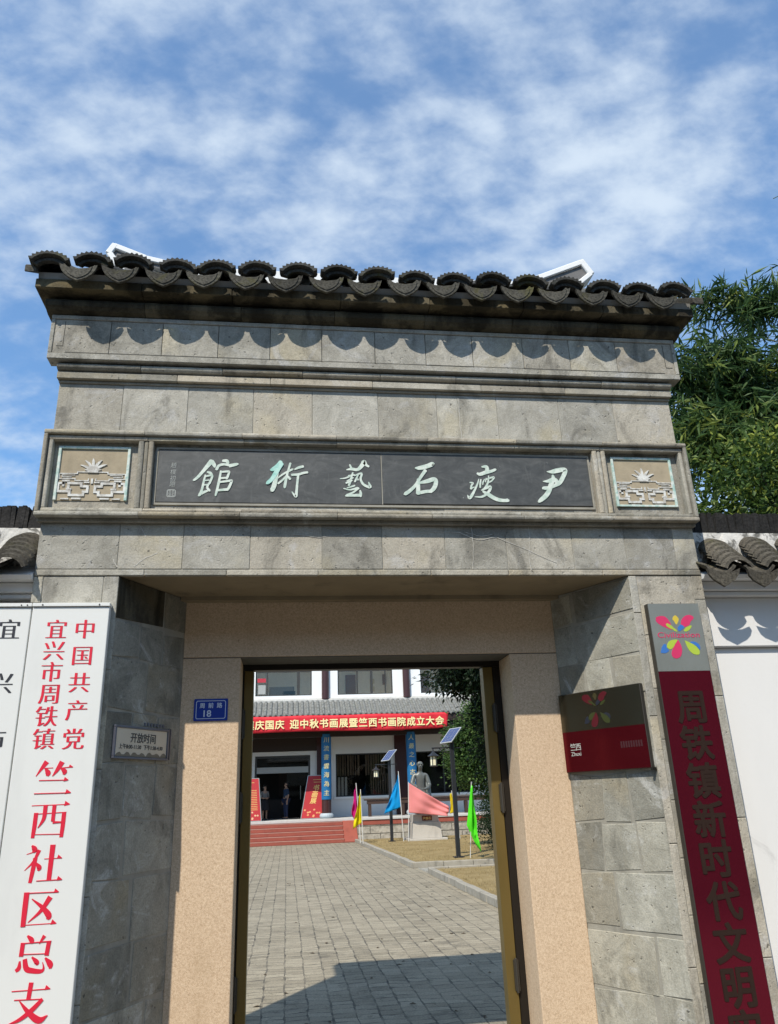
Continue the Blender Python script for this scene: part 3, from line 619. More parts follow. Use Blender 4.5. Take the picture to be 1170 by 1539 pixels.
# old cracks filled with pale mortar
g = MB(); FZ = front(0.0); r_ = random.Random(2)
for k, st in enumerate([[(-915,2941,6.0),(-881,2977,6.0),(-844,3002,6.0),(-786,3030,6.0)],[(-1039,2990,4.0),(-1024,2962,4.0),(-1009,2941,4.0)],[(-898,3200,4.0),(-876,3164,4.0),(-859,3133,4.0)],[(789,3164,4.0),(932,3176,4.0),(1077,3177,4.0),(1195,3121,4.0),(1320,3144,4.0),(1526,3053,4.0),(1698,2974,4.0)],[(1157,3206,4.0),(1162,3063,4.0),(1147,2932,4.0)],[(1536,3216,4.0),(1536,3111,4.0),(1522,3019,4.0),(1526,2906,4.0)],[(-616,3215,3.0),(-545,3164,3.0),(-496,3138,3.0)],[(20,3155,3.0),(184,3134,3.0),(371,3157,3.0)],[(1138,4151,4.0),(1137,3937,4.0),(1141,3798,4.0)],[(-287,3209,3.0),(-338,3165,3.0),(-356,3113,3.0)],[(1118,3175,3.0),(1212,3149,3.0),(1292,3163,3.0)]]):
    pts = []
    for a, b in zip(st, st[1:]):
        for q in range(4): t_ = q / 4; pts.append((a[0] + (b[0] - a[0]) * t_ + r_.uniform(-3, 3), a[1] + (b[1] - a[1]) * t_ + r_.uniform(-3, 3), a[2] * r_.uniform(.4, 1.1)))
    stroke(g, FZ, pts + [st[-1]], -.004, .0022 + .0001 * k, smooth=False, cap=False)
g.build('crack_filling', M['crack'], gate)

# framed band with three sunk panels
g = MB()
def framebar(p, q, axis):
    # double-stepped moulding: outer bead proud of an inner bead
    if axis == 'x': return
def bead(x0, x1, z0, z1, y0, y1, horiz):
    if horiz:
        zc = (z0 + z1) / 2; h = (z1 - z0) / 2
        prof = [(y1, z0), (y0 + h * .35, z0), (y0 + h * .1, zc - h * .6), (y0, zc), (y0 + h * .1, zc + h * .6), (y0 + h * .35, z1), (y1, z1)]
        x = x0; L = x1 - x0; nseg = max(1, round(L / .62))
        for k in range(nseg): g.profx([(y + random.uniform(-.001, .001), z) for y, z in prof], x0 + L * k / nseg + .001, x0 + L * (k + 1) / nseg - .001, random.random())
    else:
        xc = (x0 + x1) / 2; h = (x1 - x0) / 2
        prof = [(x0, y1), (x0, y0 + h * .35), (xc - h * .6, y0 + h * .1), (xc, y0), (xc + h * .6, y0 + h * .1), (x1, y0 + h * .35), (x1, y1)]
        g.profz(prof, z0, z1, random.random())
bead(-1.500, 2.690, 3.778, 3.808, -.078, .010, True); bead(-1.474, 2.664, 3.748, 3.776, -.058, .010, True)
bead(-1.500, 2.690, 3.240, 3.268, -.078, .010, True); bead(-1.474, 2.664, 3.270, 3.296, -.058, .010, True)
bead(-1.500, -1.476, 3.269, 3.777, -.076, .010, False); bead(-1.474, -1.446, 3.298, 3.746, -.056, .010, False)
bead(2.666, 2.690, 3.269, 3.777, -.076, .010, False); bead(2.636, 2.662, 3.298, 3.746, -.056, .010, False)
for a in (-.938, 2.018):
    bead(a, a + .034, 3.298, 3.746, -.056, .010, False); bead(a + .036, a + .060, 3.298, 3.746, -.050, .010, False); bead(a + .062, a + .092, 3.298, 3.746, -.056, .010, False)
g.box(-1.49, 2.68, -.030, .010, 3.217, 3.238, .2)
g.build('panel_frame', M['stone_trim'], gate, bevel=.002)
g = MB()
for x0, x1, ws in ((-1.444, -.940, [.6]), (-.844, 2.016, [.42, .47, .44, .5, .45]), (2.112, 2.634, [.6])):
    blockrow(g, x0, x1, 3.298, 3.746, -.006, ws, .002)
g.build('panel_ground', M['stone'], gate)

# inscribed slate panel, read from right to left
plaque = MB()
plaque.box(-.818, .584, -.018, -.007, 3.353, 3.706); plaque.box(.592, 1.990, -.018, -.007, 3.358, 3.709)
plaque = plaque.build('name_panel', M['slate'], gate, bevel=.002)
g = MB(); F0 = front(-.018)
k = 0
for key, pl in PLAQUE_STROKES.items():
    if key in ('shu',): continue
    for st in pl: k += 1; stroke(g, F0, st, 0, .0030 + .00022 * (k % 9))
for st in PLAQUE_STROKES['shu'][2:]: k += 1; stroke(g, F0, st, 0, .0030 + .00022 * (k % 9))
g.build('lettering', M['jade'], plaque)
g = MB()
for st in PLAQUE_STROKES['shu'][:2] + PLAQUE_STROKES['shu'][2:3]: k += 1; stroke(g, F0, st, 0, .0034 + .00022 * (k % 9) + .0008)
g.build('lettering', M['jade_bright'], plaque)
g = MB()
for ch, z in zip('趙樸初題', (3.602, 3.556, 3.512, 3.474)): put(g, F0, ch, -.722, z, .035, sx=.9, d=0, th=.001, slant=.12, fo=-.012)
for a, b, c, e in ((-.752, -.700, 3.432, 3.436), (-.752, -.700, 3.386, 3.390), (-.752, -.748, 3.386, 3.436), (-.704, -.700, 3.386, 3.436)): slab(g, F0, a, b, c, e, 0, .001)
for i in range(5):
    z = 3.394 + i * .008; slab(g, F0, -.744 + .004 * (i % 2), -.727, z, z + .003, 0, .001); slab(g, F0, -.722, -.708 - .004 * (i % 2), z, z + .003, 0, .001)
g.build('inscription', M['chalk'], plaque)
g = MB(); g.box(-.834, -.820, -.016, -.0065, 3.338, 3.722); g.box(1.992, 2.004, -.016, -.0065, 3.338, 3.722); g.box(-.834, 2.004, -.0155, -.0062, 3.711, 3.724); g.box(-.834, 2.004, -.0155, -.0062, 3.336, 3.350); g.box(.585, .591, -.0165, -.0062, 3.353, 3.706)
g.build('plaque_margin', M['mortar'], gate)

# carved vase-and-fret panels
def carved(x0, seedv):
    W, H = .43, .36; z0 = 3.358
    p = MB(); p.box(x0 + .012, x0 + W - .012, -.0115, -.005, z0, z0 + H - .012); po = p.build('carved_panel', M['panel_tan'], gate)
    fr = MB(); b = .017
    fr.box(x0, x0 + b, -.022, -.004, z0, z0 + H); fr.box(x0 + W - b, x0 + W, -.022, -.004, z0, z0 + H); fr.box(x0 + b, x0 + W - b, -.022, -.004, z0 + H - b, z0 + H)
    if seedv: fr.box(x0 + b, x0 + W - b, -.020, -.004, z0, z0 + .014)
    fr.build('border', M['jade_frame'], po, bevel=.002)
    r = MB(); Fp = Frame((x0 + W / 2, -.0115, z0), (1, 0, 0), (0, 0, 1), (0, -1, 0)); k = [0]
    def ln(pts, w_=.015, h=.005):
        for a, b_ in zip(pts, pts[1:]):
            k[0] += 1; hh = h + .00025 * (k[0] % 6); e = w_ / 2
            xa, xb = sorted((a[0], b_[0])); za, zb = sorted((a[1], b_[1])); slab(r, Fp, xa - e, xb + e, za - e, zb + e, 0, hh)
    for s in (-1, 1):
        ln([(s * .165, .112), (s * .195, .112), (s * .195, .058), (s * .125, .058), (s * .125, .034), (s * .045, .034), (s * .045, .056), (s * .022, .056), (s * .022, .092), (s * .060, .092), (s * .060, .112), (s * .135, .112), (s * .135, .085)])
        ln([(s * .165, .112), (s * .165, .098)], .014); ln([(s * .120, .074), (s * .142, .074)], .011)
        ln([(0, .188), (s * .090, .188), (s * .090, .176), (s * .195, .176), (s * .195, .142), (s * .100, .142), (s * .100, .130), (s * .022, .130), (s * .022, .142)], .006, .004)
        ln([(s * .105, .166), (s * .178, .166), (s * .178, .154), (s * .125, .154)], .0045, .0035)
        ln([(s * .135, .128), (s * .170, .128)], .010, .006); ln([(s * .018, .118), (s * .042, .118)], .008, .006)
        ln([(s * .06, .012), (s * .105, .012)], .010, .005); ln([(s * .13, .010), (s * .17, .010)], .008, .005)
    ln([(0, .116), (0, .138)], .012); ln([(-.022, .194), (.022, .194)], .020, .008)
    for i, (a, L) in enumerate(((-60, .090), (-33, .097), (-3, .100), (30, .097), (57, .094), (-80, .05), (78, .05))):
        t = math.sin(R(a)) * L, math.cos(R(a)) * L * .85
        stroke(r, Fp, [(t[0] * .05, .196, .012), (t[0] * .42, .196 + t[1] * .58, .017), (t[0] * .80, .196 + t[1] * .90, .009), (t[0], .196 + t[1], .003)], 0, .005 + .0004 * i, sc=1.0)
    r.build('relief', M['relief'], po)
carved(-1.418, 0); carved(2.158, 1)

# mouldings and the sunk frieze under the eaves
g = MB()
def roll(y0, y1, z0, z1, xa, xb, seg):
    zc, h = (z0 + z1) / 2, (z1 - z0) / 2; dp = y1 - y0
    prof = [(y1, z0)] + [(y0 + dp * .55 * (1 - math.cos(t)), zc + h * math.sin(t)) for t in [R(a) for a in (-80, -50, -25, 0, 25, 50, 80)]] + [(y1, z1)]
    n = max(1, round((xb - xa) / seg))
    for k in range(n): g.profx([(y + random.uniform(-.0015, .0015), z) for y, z in prof], xa + (xb - xa) * k / n + .001, xa + (xb - xa) * (k + 1) / n - .001, random.random())
g.box(GX0 - .004, GX1 + .004, -.012, .02, 4.170, 4.188, .3)
blockrow(g, GX0 - .012, GX1 + .012, 4.190, 4.238, -.036, [.75, .6, .68], .002, .06)
roll(-.060, .02, 4.246, 4.298, GX0 - .015, GX1 + .015, .55)
g.build('string_moulding', M['stone_trim'], gate, bevel=.003)
g = MB(); g.box(-1.545, 2.742, -.085, .02, 4.304, 4.345, .6); g.box(-1.545, 2.742, -.0852, .02, 4.600, 4.630, .5)
for xa, xb in ((-1.545, -1.520), (2.717, 2.742)): g.box(xa, xb, -.085, .02, 4.346, 4.599, .55)
blockrow(g, -1.520, 2.717, 4.346, 4.599, -.078, [.35, .33, .36, .34, .345, .36], .003, .09, tones=[.5, .6, .75, .55, .65, .6, .45, .75, .7, .5, .85, .4])
for xa, xb in ((-1.468, 2.668),): g.box(xa, xb, -.0852, -.07, 4.352, 4.592, .6) if False else None
g.build('frieze', M['stone'], gate, bevel=.003)
g = MB()
for (xa, xb) in ((-1.460, -1.456), (2.650, 2.654)): g.box(xa, xb, -.0795, -.07, 4.40, 4.585)
g.box(-1.44, 2.636, -.0794, -.07, 4.352, 4.356); g.box(-1.50, -1.458, -.0794, -.07, 4.398, 4.402); g.box(2.652, 2.700, -.0794, -.07, 4.398, 4.402)
g.build('incised_line', M['joint'], gate)
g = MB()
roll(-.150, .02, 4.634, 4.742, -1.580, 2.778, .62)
g.build('cavetto', M['stone_stain_shade'], gate, bevel=.003)  # stained stone whose dark colour also carries the eaves' shade
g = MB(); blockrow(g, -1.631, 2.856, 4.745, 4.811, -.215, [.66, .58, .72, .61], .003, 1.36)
g.build('eaves_slab', M['stone_stain_shade'], gate, bevel=.004)

# tiled roof
roof = MB()
SL = math.tan(R(34.5))
RY, RZ = .48, 5.345
roof.profx([(-.205, 4.812), (-.218, 4.856), (RY, RZ), (RY + .72, 4.856), (RY + .68, 4.812)], -1.619, 2.846)
roof = roof.build('roof_bed', M['bed'], gate)
def arc(r, a0, a1, n): return [(r * math.sin(R(a0 + (a1 - a0) * k / n)), r * math.cos(R(a0 + (a1 - a0) * k / n))) for k in range(n + 1)]
def arc_tile(mb, r0, r1, half, y0, y1, zc, slope, down=False, n=12, scal=0.0, tone=.5):
    sg = -1 if down else 1; o = arc(r1, -half, half, n); i_ = arc(r0, -half, half, n)
    if scal: o = [(x * (1 + scal * (k % 2)), z * (1 + scal * (k % 2))) for k, (x, z) in enumerate(o)]
    A = o + i_[::-1]
    mb.prism([(x, y0, zc + sg * z + (y0) * slope) for x, z in A], [(x, y1, zc + sg * z + (y1) * slope) for x, z in A], tone)
def cover_mesh():
    g = MB()
    for k in range(4): arc_tile(g, .086, .104, 62, .012 + k * .19, .012 + (k + 1) * .19 + .03, -.004 - .005 * k, SL, tone=.4 + .1 * k)
    arc_tile(g, .080, .104, 63, -.006, .03, .0, 0, tone=.8)            # smooth inner band of the end tile
    arc_tile(g, .103, .120, 66, -.036, .020, .004, -.30, n=20, scal=.13, tone=.3)   # scalloped lip
    g.v = [(x * 1.07, y, (z - max(y, 0) * SL) * .82 + max(y, 0) * SL) for x, y, z in g.v]
    return g
cov = cover_mesh().build('cover_tile', M['tile'], roof); cov.matrix_parent_inverse = Matrix()
def drip_mesh():
    g = MB()
    out = [(-.116, .006), (-.106, -.030), (-.086, -.062), (-.056, -.088), (-.024, -.104), (0, -.113), (.024, -.104), (.056, -.088), (.086, -.062), (.106, -.030), (.116, .006), (.064, -.018), (0, -.026), (-.064, -.018)]
    g.prism([(x, -.020 - z * .10, z) for x, z in out], [(x, -.002 - z * .10, z) for x, z in out], .6)
    inn = [(x * .74, z * .74 - .014) for x, z in out[:11]] + [(.045, -.034), (0, -.040), (-.045, -.034)]
    g.prism([(x, -.0245 - z * .10, z) for x, z in inn], [(x, -.016 - z * .10, z) for x, z in inn], .45)
    for k in range(4):
        arc_tile(g, .112, .128, 56, .002 + k * .19, (k + 1) * .19 + .02, .085, SL, down=True, tone=.4)
    return g
drp = drip_mesh().build('drip_tile', M['tile_edge'], roof); drp.matrix_parent_inverse = Matrix()
covers = []
for k in range(17):
    o = cov if k == 0 else cov.copy()
    if k: COL.objects.link(o); o.parent = roof
    o.location = (-1.543 + .2653 * k + random.uniform(-.008, .008), -.280 + random.uniform(-.012, .012), 4.838 + random.uniform(-.006, .006)); o.rotation_euler = (R(random.uniform(-2, 2)), R(random.uniform(-5, 5)), R(random.uniform(-4, 4)))
for k in range(16):
    o = drp if k == 0 else drp.copy()
    if k: COL.objects.link(o); o.parent = roof
    o.location = (-1.358 + .2636 * k + random.uniform(-.007, .007), -.288 + random.uniform(-.010, .010), 4.857 + random.uniform(-.004, .004)); o.rotation_euler = (R(random.uniform(-3, 2)), R(random.uniform(-3, 3)), R(random.uniform(-2, 2)))
g = MB()
for xa, xb in ((-1.692, -1.619), (2.846, 2.927)): g.prism([(xa, -.262, 4.822), (xb, -.262, 4.822), (xb, -.262, 4.878), (xa, -.262, 4.878)], [(xa, RY, RZ), (xb, RY, RZ), (xb, RY, RZ + .05), (xa, RY, RZ + .05)], .4)
g.build('verge_tile', M['tile_edge'], roof, bevel=.006)
# white plaster ridge with turned-up ends
g = MB()
g.profy([(-.70, 5.06), (1.78, 5.06), (1.78, 5.285), (.8, 5.262), (-.70, 5.268)], .13, .27)
def bar(a, b, w_, y0, y1):
    a, b = np.array(a), np.array(b); q = (b - a) / np.linalg.norm(b - a); n = np.array([-q[1], q[0]]) * w_ / 2
    g.profy([tuple(a + n), tuple(b + n), tuple(b - n), tuple(a - n)], y0, y1)
bar((-.69, 5.248), (-1.030, 5.322), .042, .128, .272); bar((-1.028, 5.322), (-1.262, 5.418), .044, .127, .273); bar((-1.248, 5.430), (-1.292, 5.345), .046, .126, .274); bar((-1.285, 5.35), (-1.17, 5.18), .044, .125, .275)
bar((1.76, 5.268), (2.262, 5.500), .046, .128, .272); bar((2.250, 5.515), (2.325, 5.385), .052, .127, .273); bar((2.322, 5.395), (2.16, 5.25), .040, .126, .274)
g.v = [((x - .012) * 1.06, y + .28, 1.6 + (z - 1.63) * 1.06) for x, y, z in g.v]
g.build('ridge', M['white_ridge'], gate, bevel=.006)
g = MB()
g.profy([(-.72, 5.08), (-.72, 5.24), (-1.03, 5.31), (-1.25, 5.40), (-1.275, 5.35), (-1.15, 5.10)], .150, .250)
g.profy([(1.79, 5.08), (1.79, 5.27), (2.255, 5.485), (2.305, 5.39), (2.15, 5.23), (2.05, 5.08)], .150, .250)
g.v = [((x - .012) * 1.06, y + .28, 1.6 + (z - 1.63) * 1.06) for x, y, z in g.v]
g.build('ridge_recess', M['ridge_dark'], gate)

# soffit, sandstone-painted inner frame, bronze door posts
g = MB(); g.box(-1.03, 2.21, -.003, .568, 2.8895, 2.8935); g.build('soffit', M['soffit'], gate)
g = MB(); g.box(-.70, 1.87, .50, .567, 2.864, 2.8885); g.build('soffit_fillet', M['soffit'], gate)
g = MB(); g.box(-.676, 1.837, .57, .855, 2.501, 2.887); g.box(-.676, -.3055, .57, .855, 0, 2.496); g.box(1.501, 1.837, .57, .855, 0, 2.496)
g.build('inner_frame', M['beige'], gate, bevel=.006, seg=2)
g = MB(); g.box(-.672, 1.833, .578, .848, 2.4955, 2.5015); g.build('frame_joint', M['joint'], gate)
g = MB(); g.box(-.673, 1.836, .856, .93, 2.458, 2.888); g.box(-.673, -.297, .856, .91, 0, 2.457); g.box(1.452, 1.836, .856, .91, 0, 2.457)
g.build('door_head', M['dark_metal'], gate)
for xa, xb, hx in ((-.295, -.232, -.3125), (1.380, 1.450, 1.427)):
    g = MB(); g.box(xa, xb, .861, .955, 0, 2.456); po = g.build('door_post', M['brass'], gate, bevel=.003)
    for z0, z1 in ((2.013, 2.19), (1.492, 1.664), (.45, .62)):
        h = MB(); h.box(hx, hx + .030, .841, .862, z0, z1); h.tube([(hx + .015, .843, z0 - .01), (hx + .015, .843, z1 + .01)], .009, 8)
        for zz in (z0 + .04, (z0 + z1) / 2, z1 - .04): h.tube([(hx + .022, .843, zz), (hx + .022, .836, zz)], .004, 6)
        h.build('hinge', M['hinge'], po, bevel=.001)

# ------------------------------------------------------------------ signs on the gate
# white board with red lettering
t = thing('signboard', 'tall white signboard with red vertical lettering, on the left gate pillar', 'sign', (-1.23, 0, 2.7))
g = MB(); g.box(-1.440, -1.020, -.050, -.004, .15, 2.690); bo = g.build('board', M['board_white'], t, bevel=.003)
g = MB(); g.box(-1.440, -1.017, -.060, -.002, 2.692, 2.712); g.build('top_flange', M['board_white'], t, bevel=.002)
g = MB()
for x in (-1.385, -1.075):
    g.tube([(x, -.059, 2.701), (x, -.0625, 2.701)], .0045, 8)
g.build('screw', M['screw'], t)
FB = front(-.050); g = MB()
column(g, FB, '', 0, [], 0)
for ch, z in zip('宜兴市周铁镇', (2.563, 2.443, 2.325, 2.206, 2.086, 1.968)): song(g, FB, ch, -1.297, z, .104)
for ch, z in zip('中国共产党', (2.562, 2.413, 2.264, 2.114, 1.964)): song(g, FB, ch, -1.143, z, .104)
k = 0
for pl in BOARD_STROKES.values():
    for st in pl: k += 1; stroke(g, FB, st, 0, .0012 + .00018 * (k % 11), smooth=len(st) > 2, cap=False)
g.build('lettering', M['ink_red'], bo)
t = thing('signboard', 'white signboard with black lettering, beside the red lettered board at the left edge', 'sign', (-1.66, 0, 2.7))
g = MB(); g.box(-1.875, -1.447, -.047, -.003, .15, 2.690); bo = g.build('board', M['board_white'], t, bevel=.003)
g = MB(); g.box(-1.875, -1.444, -.058, -.001, 2.692, 2.712); g.build('top_flange', M['board_white'], t, bevel=.002)
g = MB()
for x in (-1.468, -1.50, -1.83): g.tube([(x, -.057, 2.700), (x, -.0605, 2.700)], .004, 8)
g.build('screw', M['screw'], t)
g = MB(); FC = front(-.047)
for ch, z in zip('宜兴市', (2.566, 2.268, 1.972)): song(g, FC, ch, -1.552, z, .108)
g.build('lettering', M['ink_black'], bo)
g = MB(); g.box(-1.87, -1.475, -.0025, .14, 2.50, 2.53); g.box(-1.87, -1.475, -.0025, .14, .6, .63); g.build('bracket', M['dark_metal'], t)

# opening hours
t = thing('opening_hours_sign', 'small cream opening hours sign in a grey frame on the shaded left splay', 'sign', tuple(NL.p(.3, 1.95)))
F = Frame(NL.p(.297, 1.952, 0), NL.u, NL.v, NL.n)
g = MB(); slab(g, F, -.222, .222, -.076, .076, .004, .014); bo = g.build('panel', M['hours_face'], t)
g = MB()
for q in ((-.236, .236, .077, .090), (-.236, .236, -.090, -.077), (-.236, -.223, -.0765, .0765), (.223, .236, -.0765, .0765)): slab(g, F, *q, 0, .020)
g.build('frame', M['hours_frame'], t, bevel=.002)
g = MB(); F2 = Frame(F.p(0, 0, .014), F.u, F.v, F.n)
for i, ch in enumerate('开放时间'): put(g, F2, ch, -.075 + .056 * i, .028, .050, off=.012)
put(g, F2, '上午8:00-11:30', -.100, -.022, .026, off=.006, cjk=True); put(g, F2, '下午1:30-4:30', .100, -.022, .026, off=.006)
g.build('lettering', M['ink_grey'], bo)
g = MB()
r_ = random.Random(4); xs = [-.222 + .444 * i / 24 for i in range(25)]
poly(g, Frame(F.p(0, 0, .0142), F.u, F.v, F.n), [(x, -.076 + .022 * abs(math.sin(i * .9)) + r_.uniform(0, .006)) for i, x in enumerate(xs)] + [(.222, -.0762), (-.222, -.0762)], 0, .0006)
g.build('rust_stain', plain('brown_water_stain', (0.22, 0.19, 0.14), .7, var=.3), bo)
g = MB()
for i in range(7): slab(g, F, .02 + .028 * i, .034 + .028 * i, .100, .118, 0, .006)
for i in range(2): slab(g, F, .246 + .017 * i, .254 + .017 * i, -.085, .095, 0, .008)
g.build('fixing_strip', M['hours_frame'], t)

# blue number plate
t = thing('number_plate', 'small blue house number plate reading 18 on the left sandstone door frame', 'sign', (-.48, .57, 2.17))
F = Frame((.0085, .57, -.010), (1, 0, 0), (0, 0, 1), (0, -1, 0)); g = MB()
def rrect(x0, x1, y0, y1, r, n=5):
    o = []
    for cx, cy, a0 in ((x1 - r, y1 - r, 0), (x0 + r, y1 - r, 90), (x0 + r, y0 + r, 180), (x1 - r, y0 + r, 270)):
        o += [(cx + r * math.cos(R(a0 + 90 * k / n)), cy + r * math.sin(R(a0 + 90 * k / n))) for k in range(n + 1)]
    return o
poly(g, F, rrect(-.597, -.386, 2.110, 2.246, .006), .001, .006); bo = g.build('plate', M['blue_plate'], t)
g = MB(); F2 = Frame((.0085, .564, -.010), (1, 0, 0), (0, 0, 1), (0, -1, 0))
A, B = rrect(-.584, -.399, 2.122, 2.235, .012), rrect(-.5805, -.4025, 2.1255, 2.2315, .009); n_ = len(A)
g.add([F2.p(x, y, .0008) for x, y in A] + [F2.p(x, y, .0008) for x, y in B], [(i, (i + 1) % n_, n_ + (i + 1) % n_, n_ + i) for i in range(n_)])
for i, ch in enumerate('周前路'): put(g, F2, ch, -.546 + .054 * i, 2.205, .030, off=.02)
put(g, F2, '18', -.512, 2.155, .040, off=.022, cjk=False, sx=1.05)
g.build('lettering', M['white_enamel'], bo)

# steel-and-red plaque on the right splay
t = thing('metal_plaque', 'reflective steel and dark red plaque on the sunlit right splay', 'plaque', tuple(NR.p(.36, 1.96)))
F = Frame(NR.p(0, 0, 0), NR.u, NR.v, NR.n)
g = MB(); slab(g, F, .006, .648, 1.712, 2.206, .004, .036); bo = g.build('backing', M['hinge'], t, bevel=.003)
g = MB(); slab(g, F, .010, .644, 1.964, 2.202, .0365, .0385); s1 = g.build('steel_face', M['steel_dark'], t)
g = MB(); slab(g, F, .010, .644, 1.716, 1.9635, .0365, .0385); s2 = g.build('red_face', M['red_film2'], t)
F2 = Frame(F.p(0, 0, .0385), F.u, F.v, F.n)
EC = {'pinkL': 'e_pink', 'pinkR': 'e_pink', 'pinkB': 'e_pink', 'yellow': 'e_yellow', 'greenA': 'e_green', 'greenB': 'e_green', 'greenC': 'e_green', 'greenL': 'e_green', 'greenR': 'e_green', 'blueA': 'e_blue', 'blueL': 'e_blue', 'blueR': 'e_blue'}
def emblem(F, parent, cx, cy, sc, mats):
    groups = {}
    for i, (k, pts) in enumerate(EMBLEM.items()):
        g = groups.setdefault(mats[EC[k]], MB()); q = cat([(x, y, 0) for x, y in pts + pts[:1]], 3)[:-1]
        poly(g, F, [(cx + (p[0] / 1000 - 2.410) * sc, cy + (p[1] / 1000 - 2.480) * sc) for p in q], 0, .0006 + .0001 * i)
    for m, g in groups.items(): g.build('emblem', M[m], parent)
for a, b in (('e_pink', (0.085, .006, .010)), ('e_green', (.038, .045, .010)), ('e_yellow', (.05, .042, .014)), ('e_blue', (.018, .020, .030))): M[a + '_dim'] = plain('faded_' + a[2:] + '_logo', b, .4)  # logo colours made much darker for this plaque
emblem(F2, s1, .305, 2.084, .78, {k: k + '_dim' for k in ('e_pink', 'e_green', 'e_yellow', 'e_blue')})
g = MB(); put(g, F2, '竺', .085, 1.868, .042, off=0); put(g, F2, '西', .128, 1.868, .042, off=0); put(g, F2, 'Zhuxi', .105, 1.825, .024, cjk=False)
g.build('lettering', M['chalk'], s2)
g = MB()
for i in range(9): slab(g, F2, .455 + .018 * i, .467 + .018 * i, 1.838, 1.876, 0, .0008)
g.build('dark_lettering', plain('worn_dark_letters', (.05, .012, .014), .5), s2)
g = MB(); slab(g, F, .644, .658, 1.700, 1.716, .004, .045); g.build('fixing_clip', M['dark_metal'], t)

# tall red metal sign on the right pillar
t = thing('vertical_sign', 'tall narrow dark red metal sign with steel logo top on the right pillar', 'sign', (2.41, 0, 2.69))
g = MB(); g.box(2.240, 2.582, -.050, -.003, .15, 2.690); bo = g.build('backing', M['hinge'], t, bevel=.002)
g = MB(); g.box(2.243, 2.580, -.0525, -.0505, 2.266, 2.688); s1 = g.build('steel_face', M['steel'], t)
g = MB(); g.box(2.243, 2.580, -.0525, -.0505, .152, 2.2655); s2 = g.build('red_face', M['red_film'], t)
F2 = front(-.0525); emblem(F2, s1, 2.410, 2.480, 1.0, {k: k for k in ('e_pink', 'e_green', 'e_yellow', 'e_blue')})
g = MB(); put(g, F2, 'Civilization', 2.412, 2.489, .034, cjk=False, off=0, sx=1.0); lt = g.build('emblem_lettering', M['e_pink'], s1)
xs = [v.co.x for v in lt.data.vertices]; k_ = .276 / (max(xs) - min(xs)); xm = (max(xs) + min(xs)) / 2
for v in lt.data.vertices: v.co.x = 2.414 + (v.co.x - xm) * k_
g = MB()
for ch, z in zip('周铁镇新时代文明实践所', (2.056, 1.846, 1.634, 1.424, 1.217, 1.003, .796, .590, .385, .29, .2)):
    if z > .3: put(g, F2, ch, 2.412, z, .178, off=.030, th=.002)
g.build('lettering', M['ink_dark'], s2)
g = MB()
for x in (2.275, 2.465): g.tube([(x, -.049, 2.692), (x, -.049, 2.697)], .004, 6)
g.build('screw', M['screw'], t)

